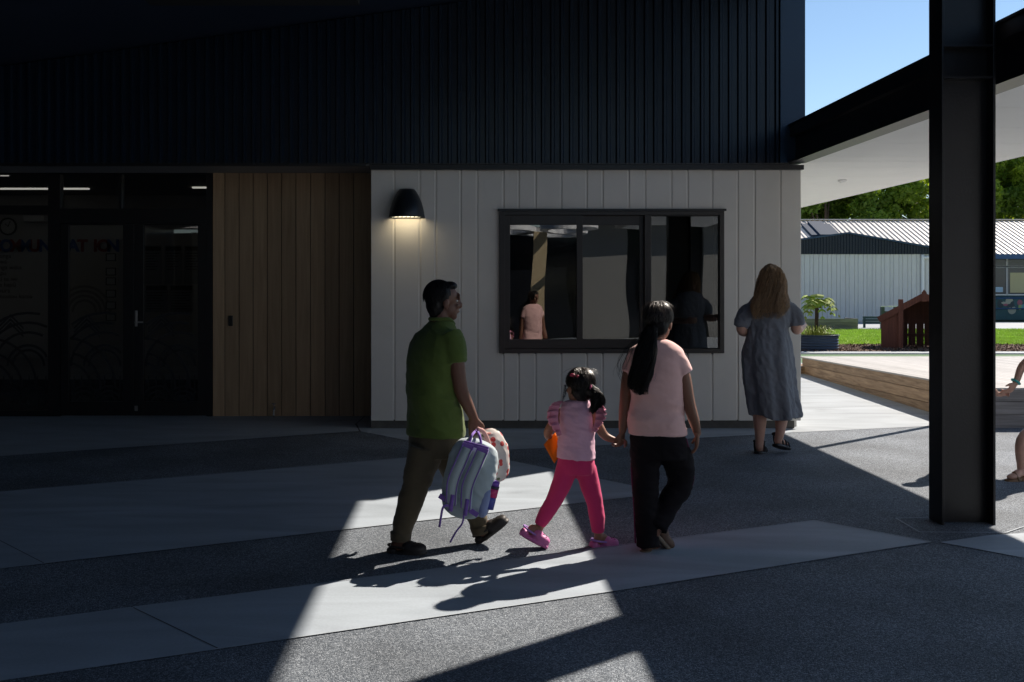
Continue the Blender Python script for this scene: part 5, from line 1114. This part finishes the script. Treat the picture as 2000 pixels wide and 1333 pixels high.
lh = [(Q(1507,519,.01),.025,.03),(Q(1507,526,.0),.072,.075),(Q(1507,545,-.02),.110,.104),(Q(1506,570,-.06),.130,.088),(Q(1505,594,-.10),.155,.066),(Q(1504,610,-.115),.145,.050),(Q(1503,624,-.115),.12,.035)]
hair = blob('hair', [ell(c+(hF*-.016+hU*.036)*k, (.092*k,.104*k,.102*k), hax), loft([(a,b*.9,d*.9) for a,b,d in lh[1:-1]], XA, YA, 22, 2.0)], HAIRB, dwm, .009, 2, wr(.012, 24, 5, 2))
strands('long_locks', lh, XA, YA, 900, .0028, HAIRB, hair, .032, 16, .80, loose=.03)
def mat_dress():
    m = cloth('blue_grey_gingham', (.175,.19,.22)); n = m.node_tree.nodes; l = m.node_tree.links; b = n['Principled BSDF']
    tc = n.new('ShaderNodeTexCoord'); w1 = n.new('ShaderNodeTexWave'); w1.inputs['Scale'].default_value = 38; w1.bands_direction = 'Z'; w1.inputs['Distortion'].default_value = .5; l.new(tc.outputs['Object'], w1.inputs['Vector'])
    mr = n.new('ShaderNodeMapRange'); mr.inputs[3].default_value = .70; mr.inputs[4].default_value = 1.25; l.new(w1.outputs['Fac'], mr.inputs[0])
    vm = n.new('ShaderNodeVectorMath'); vm.operation = 'SCALE'; vm.inputs[0].default_value = (.175,.19,.22); l.new(mr.outputs[0], vm.inputs['Scale']); l.new(vm.outputs[0], b.inputs['Base Color']); return m
M_DRESS = mat_dress()
def skirt():
    R = catmull([(*Q(1501,632),.188,.134),(*Q(1500,645),.184,.132),(*Q(1498,690),.232,.180),(*Q(1502,750),.240,.195),(*Q(1512,813),.240,.205)], 8); V = []; Fc = []; n = 72
    for i, r in enumerate(R):
        u = i/(len(R)-1)
        for j in range(n):
            t = 2*math.pi*j/n; am = .012+.06*u; f = 1 + am*math.sin(7*t+1.2+u*.9) + am*.6*math.sin(12*t+u*2.2) + .02*math.sin(23*t)*(1-u)
            z_ = (.022*math.sin(2*t+.6)+.012*math.sin(5*t))*u; V.append(Vector(r[:3]) + S*r[3]*f*math.cos(t) + F*r[4]*f*math.sin(t) + UP*z_)
    m = len(R)
    for i in range(m-1):
        for j in range(n): Fc.append((i*n+j, i*n+(j+1)%n, (i+1)*n+(j+1)%n, (i+1)*n+j))
    Fc.append(tuple(range(n))[::-1]); Fc.append(tuple(range((m-1)*n, m*n))); return V, Fc
dress = blob('dress', [skirt(), loft([(Q(1505,574),.09,.065),(Q(1504,582),.17,.095),(Q(1503,605),.198,.130),(Q(1501,638),.186,.132)], S, F),
   tube([T(Q(1476,597,.02),.058), T(Q(1458,610,.02),.074), T(Q(1449,630,.0),.076), T(Q(1446,639,.0),.062)], 18, 5, False), tube([T(Q(1532,597,-.02),.058), T(Q(1548,609,-.03),.074), T(Q(1555,626,-.05),.076), T(Q(1557,636,-.05),.062)], 18, 5, False)], M_DRESS, dwm, .0095, 2,
   lambda p,n: wr(.014,9,5,3)(p,n)*.8 + wr(.006,20,14,5)(p,n))
SAN = mat('black_sandal', (.012,.012,.016), .5)
for (fh, D_, S_, u_, L_) in (fA, fB):
    o = obj('sandal', MB().put(ell(fh+D_*L_*.5+u_*-.006, (L_*.56,.050,.020), (D_,S_,u_), 26, 8, 3.0)), SAN, dwm, True)
    for t0, hh in ((.55,.056),(.75,.046)):
        obj('strap', MB().put(tube([T(fh+D_*L_*t0+S_*.046+u_*.005,.010), T(fh+D_*L_*t0+S_*.03+u_*(hh),.010), T(fh+D_*L_*t0-S_*.03+u_*(hh),.010), T(fh+D_*L_*t0-S_*.046+u_*.005,.010)], 8, 4)), SAN, o, True)
    a_ = fh+D_*L_*.20+u_*.105
    obj('ankle_strap', MB().put(tube([T(a_+D_*math.cos(a)*.046+S_*math.sin(a)*.046,.014) for a in np.linspace(0,6.28,13)], 8, 2)), SAN, o, True)
    for s_ in (-1,1): obj('strap', MB().put(tube([T(fh+D_*L_*.3+S_*s_*.042+u_*.01,.009), T(fh+D_*L_*.22+S_*s_*.046+u_*.06,.009), T(a_+S_*s_*.045,.009)], 8, 3)), SAN, o, True)

# ------------------------------------------------------------ ADULT AND CHILD AT THE RIGHT EDGE
Y0 = 8.75
ga = Vector((5.02, 8.75, 0)); adu = thing('person', 'partly cropped adult at the right edge with turquoise bracelet holding a child’s hand', 'person', ga)
F, S = fr_(180)
hp_, hf = head_prims(ga+Vector((.0,0,1.53)), 180, 1.0)
HH = Q(1972,764)
af1, aF1 = foot_prims(G(1998,938)+Vector((0.03,0,.02)), G(1998,938)+Vector((-.16,-.05,.0)), UP); af2, aF2 = foot_prims(ga+Vector((.30,.12,.03)), ga+Vector((.08,.10,.0)), UP)
body = blob('body', hp_ + [tube([T(ga+UP*1.42,.055),T(ga+UP*1.33,.06)], 12), loft([(ga+UP*1.36,.15,.07),(ga+UP*1.25,.17,.11),(ga+UP*1.05,.15,.11),(ga+UP*.88,.165,.12)], S, F),
   tube([T(ga+Vector((.0,-.17,1.32)),.05), T(ga+Vector((-.02,-.2,1.05)),.042), T(Q(2004,708),.036), T(Q(1984,748),.026)], 12), tube([T(ga+Vector((0,.17,1.32)),.05), T(ga+Vector((.06,.2,1.05)),.042), T(ga+Vector((.02,.2,.80)),.026)], 12),
   tube([T(ga+Vector((-.02,-.08,.88)),.09), T(ga+Vector((-.12,-.1,.48)),.06), T(aF1[0]+Vector((-.03,0,.30)),.055), T(aF1[0]+Vector((-.04,0,.07)),.036)], 12), tube([T(ga+Vector((.02,.08,.88)),.09), T(ga+Vector((.10,.1,.48)),.06), T(ga+Vector((.27,.12,.09)),.036)], 12)]
   + hand_prims(Q(1984,748), HH-Q(1984,748), Vector((-.3,.8,.2)), Vector((-.6,-.5,.5)), .17, .6) + hand_prims(ga+Vector((.02,.2,.80)), -UP, Vector((-1,0,0)), Vector((0,1,0)), .17, .4) + af1 + af2, SK_P, adu, .0085, 2)
face_bits(hf, adu, SK_P)
c, hF, hS, hU, k = hf
blob('hair', [ell(c+(hF*-.016+hU*.036)*k, (.090*k,.103*k,.100*k), (hS,hF,hU)), loft([(c+hF*-.03+UP*.04,.085,.09),(c+hF*-.06-UP*.1,.10,.06),(c+hF*-.09-UP*.25,.08,.04)], hS, hF)], HAIRB, adu, .01, 2, wr(.01,24,5,2))
blob('top', [loft([(ga+UP*1.39,.07,.06),(ga+UP*1.36,.165,.085),(ga+UP*1.25,.19,.13),(ga+UP*1.0,.175,.13),(ga+UP*.82,.20,.15)], S, F), tube([T(ga+Vector((0,-.15,1.31)),.07), T(ga+Vector((-.01,-.19,1.15)),.062)], 12, 4, False), tube([T(ga+Vector((0,.15,1.31)),.07), T(ga+Vector((.02,.19,1.15)),.062)], 12, 4, False)], cloth('navy_top_cloth', (.03,.04,.07)), adu, .011, 3, wr(.012,6,10,2))
blob('shorts', [loft([(ga+UP*.92,.17,.13),(ga+UP*.80,.185,.145)], S, F), tube([T(ga+Vector((-.02,-.09,.82)),.11), T(ga+Vector((-.08,-.11,.55)),.095)], 14, 4, False), tube([T(ga+Vector((.02,.09,.82)),.11), T(ga+Vector((.06,.11,.55)),.095)], 14, 4, False)], cloth('dark_shorts_cloth', (.03,.03,.035)), adu, .011, 3, wr(.012,6,8,4))
bd_ = (HH-Q(1984,748)).normalized(); b1 = bd_.cross(YA).normalized(); b2 = bd_.cross(b1)
obj('bracelet', MB().put(tube([T(Q(1984,746)+b1*math.cos(a)*.034+b2*math.sin(a)*.034,.010) for a in np.linspace(0,6.28,15)], 8, 2)), mat('turquoise', (.05,.45,.42), .4), adu, True)
for (fh, D_, S_, u_, L_) in (aF1, aF2):
    o = obj('sandal', MB().put(ell(fh+D_*L_*.5-u_*.004, (L_*.56,.048,.022), (D_,S_,u_), 24, 8, 3)), mat('tan_sandal', (.22,.13,.07), .7), adu, True)
    obj('strap', MB().put(tube([T(fh+D_*L_*.6+S_*.046,.010), T(fh+D_*L_*.6+u_*.062,.010), T(fh+D_*L_*.6-S_*.046,.010)], 8, 5)), mat('tan_sandal', (.22,.13,.07), .7), o, True)
    obj('heel_strap', MB().put(tube([T(fh+D_*L_*.4+S_*.045,.009), T(fh-D_*L_*.02+u_*.05,.009), T(fh+D_*L_*.4-S_*.045,.009)], 8, 5)), mat('tan_sandal', (.22,.13,.07), .7), o, True)
gc = Vector((4.47, 8.95, 0)); chd = thing('person', 'child mostly hidden behind the black column reaching a hand to the adult', 'person', gc)
F, S = fr_(180); hp_, hf = head_prims(gc+UP*.93, 180, .92)
cf1, cF1 = foot_prims(gc+Vector((.02,-.07,.02)), gc+Vector((-.13,-.08,.0)), UP, .036); cf2, cF2 = foot_prims(gc+Vector((.12,.07,.02)), gc+Vector((-.02,.07,.0)), UP, .036)
ch_ = P(1958,769,8.80)
blob('body', hp_ + [tube([T(gc+UP*.84,.035),T(gc+UP*.78,.04)], 12), loft([(gc+UP*.79,.08,.045),(gc+UP*.70,.10,.07),(gc+UP*.5,.10,.075)], S, F), tube([T(gc+Vector((0,-.10,.77)),.03), T(gc+Vector((.09,-.15,.72)),.027), T(P(1948,771,8.80),.021)], 10), tube([T(gc+Vector((0,.1,.77)),.03), T(gc+Vector((0,.13,.6)),.026), T(gc+Vector((-.04,.13,.48)),.02)], 10),
   tube([T(gc+Vector((0,-.05,.5)),.06), T(gc+Vector((-.03,-.06,.27)),.042), T(gc+Vector((0,-.07,.06)),.027)], 10), tube([T(gc+Vector((0,.05,.5)),.06), T(gc+Vector((.05,.06,.27)),.042), T(gc+Vector((.1,.07,.06)),.027)], 10)]
   + hand_prims(P(1950,771,8.80), Vector((1,-.1,.15)), Vector((0,.4,-1)), Vector((0,-.5,1)), .12, .7) + hand_prims(gc+Vector((-.04,.13,.48)), -UP, Vector((-1,0,0)), Vector((0,1,0)), .12, .4) + cf1 + cf2, SK_P, chd, .0075, 2)
face_bits(hf, chd, SK_P); c, hF, hS, hU, k = hf
blob('hair', [ell(c+(hF*-.016+hU*.036)*k, (.089*k,.102*k,.100*k), (hS,hF,hU)), tube([T(c+hF*-.09+UP*.06,.03), T(c+hF*-.15+UP*.02,.035), T(c+hF*-.17-UP*.05,.02)], 10)], HAIRB, chd, .009, 2, wr(.008,24,8,2))
blob('dress', [loft([(gc+UP*.82,.05,.045),(gc+UP*.79,.10,.06),(gc+UP*.62,.115,.09),(gc+UP*.36,.18,.15)], S, F)], cloth('child_dress_cloth', (.25,.30,.40)), chd, .010, 2, wr(.012,8,6,4))
for (fh, D_, S_, u_, L_) in (cF1, cF2): shoe(fh-u_*.02, fh+D_*L_*1.05-u_*.02, UP, .040, chd, mat('child_shoe', (.1,.1,.12), .6), SOLE)
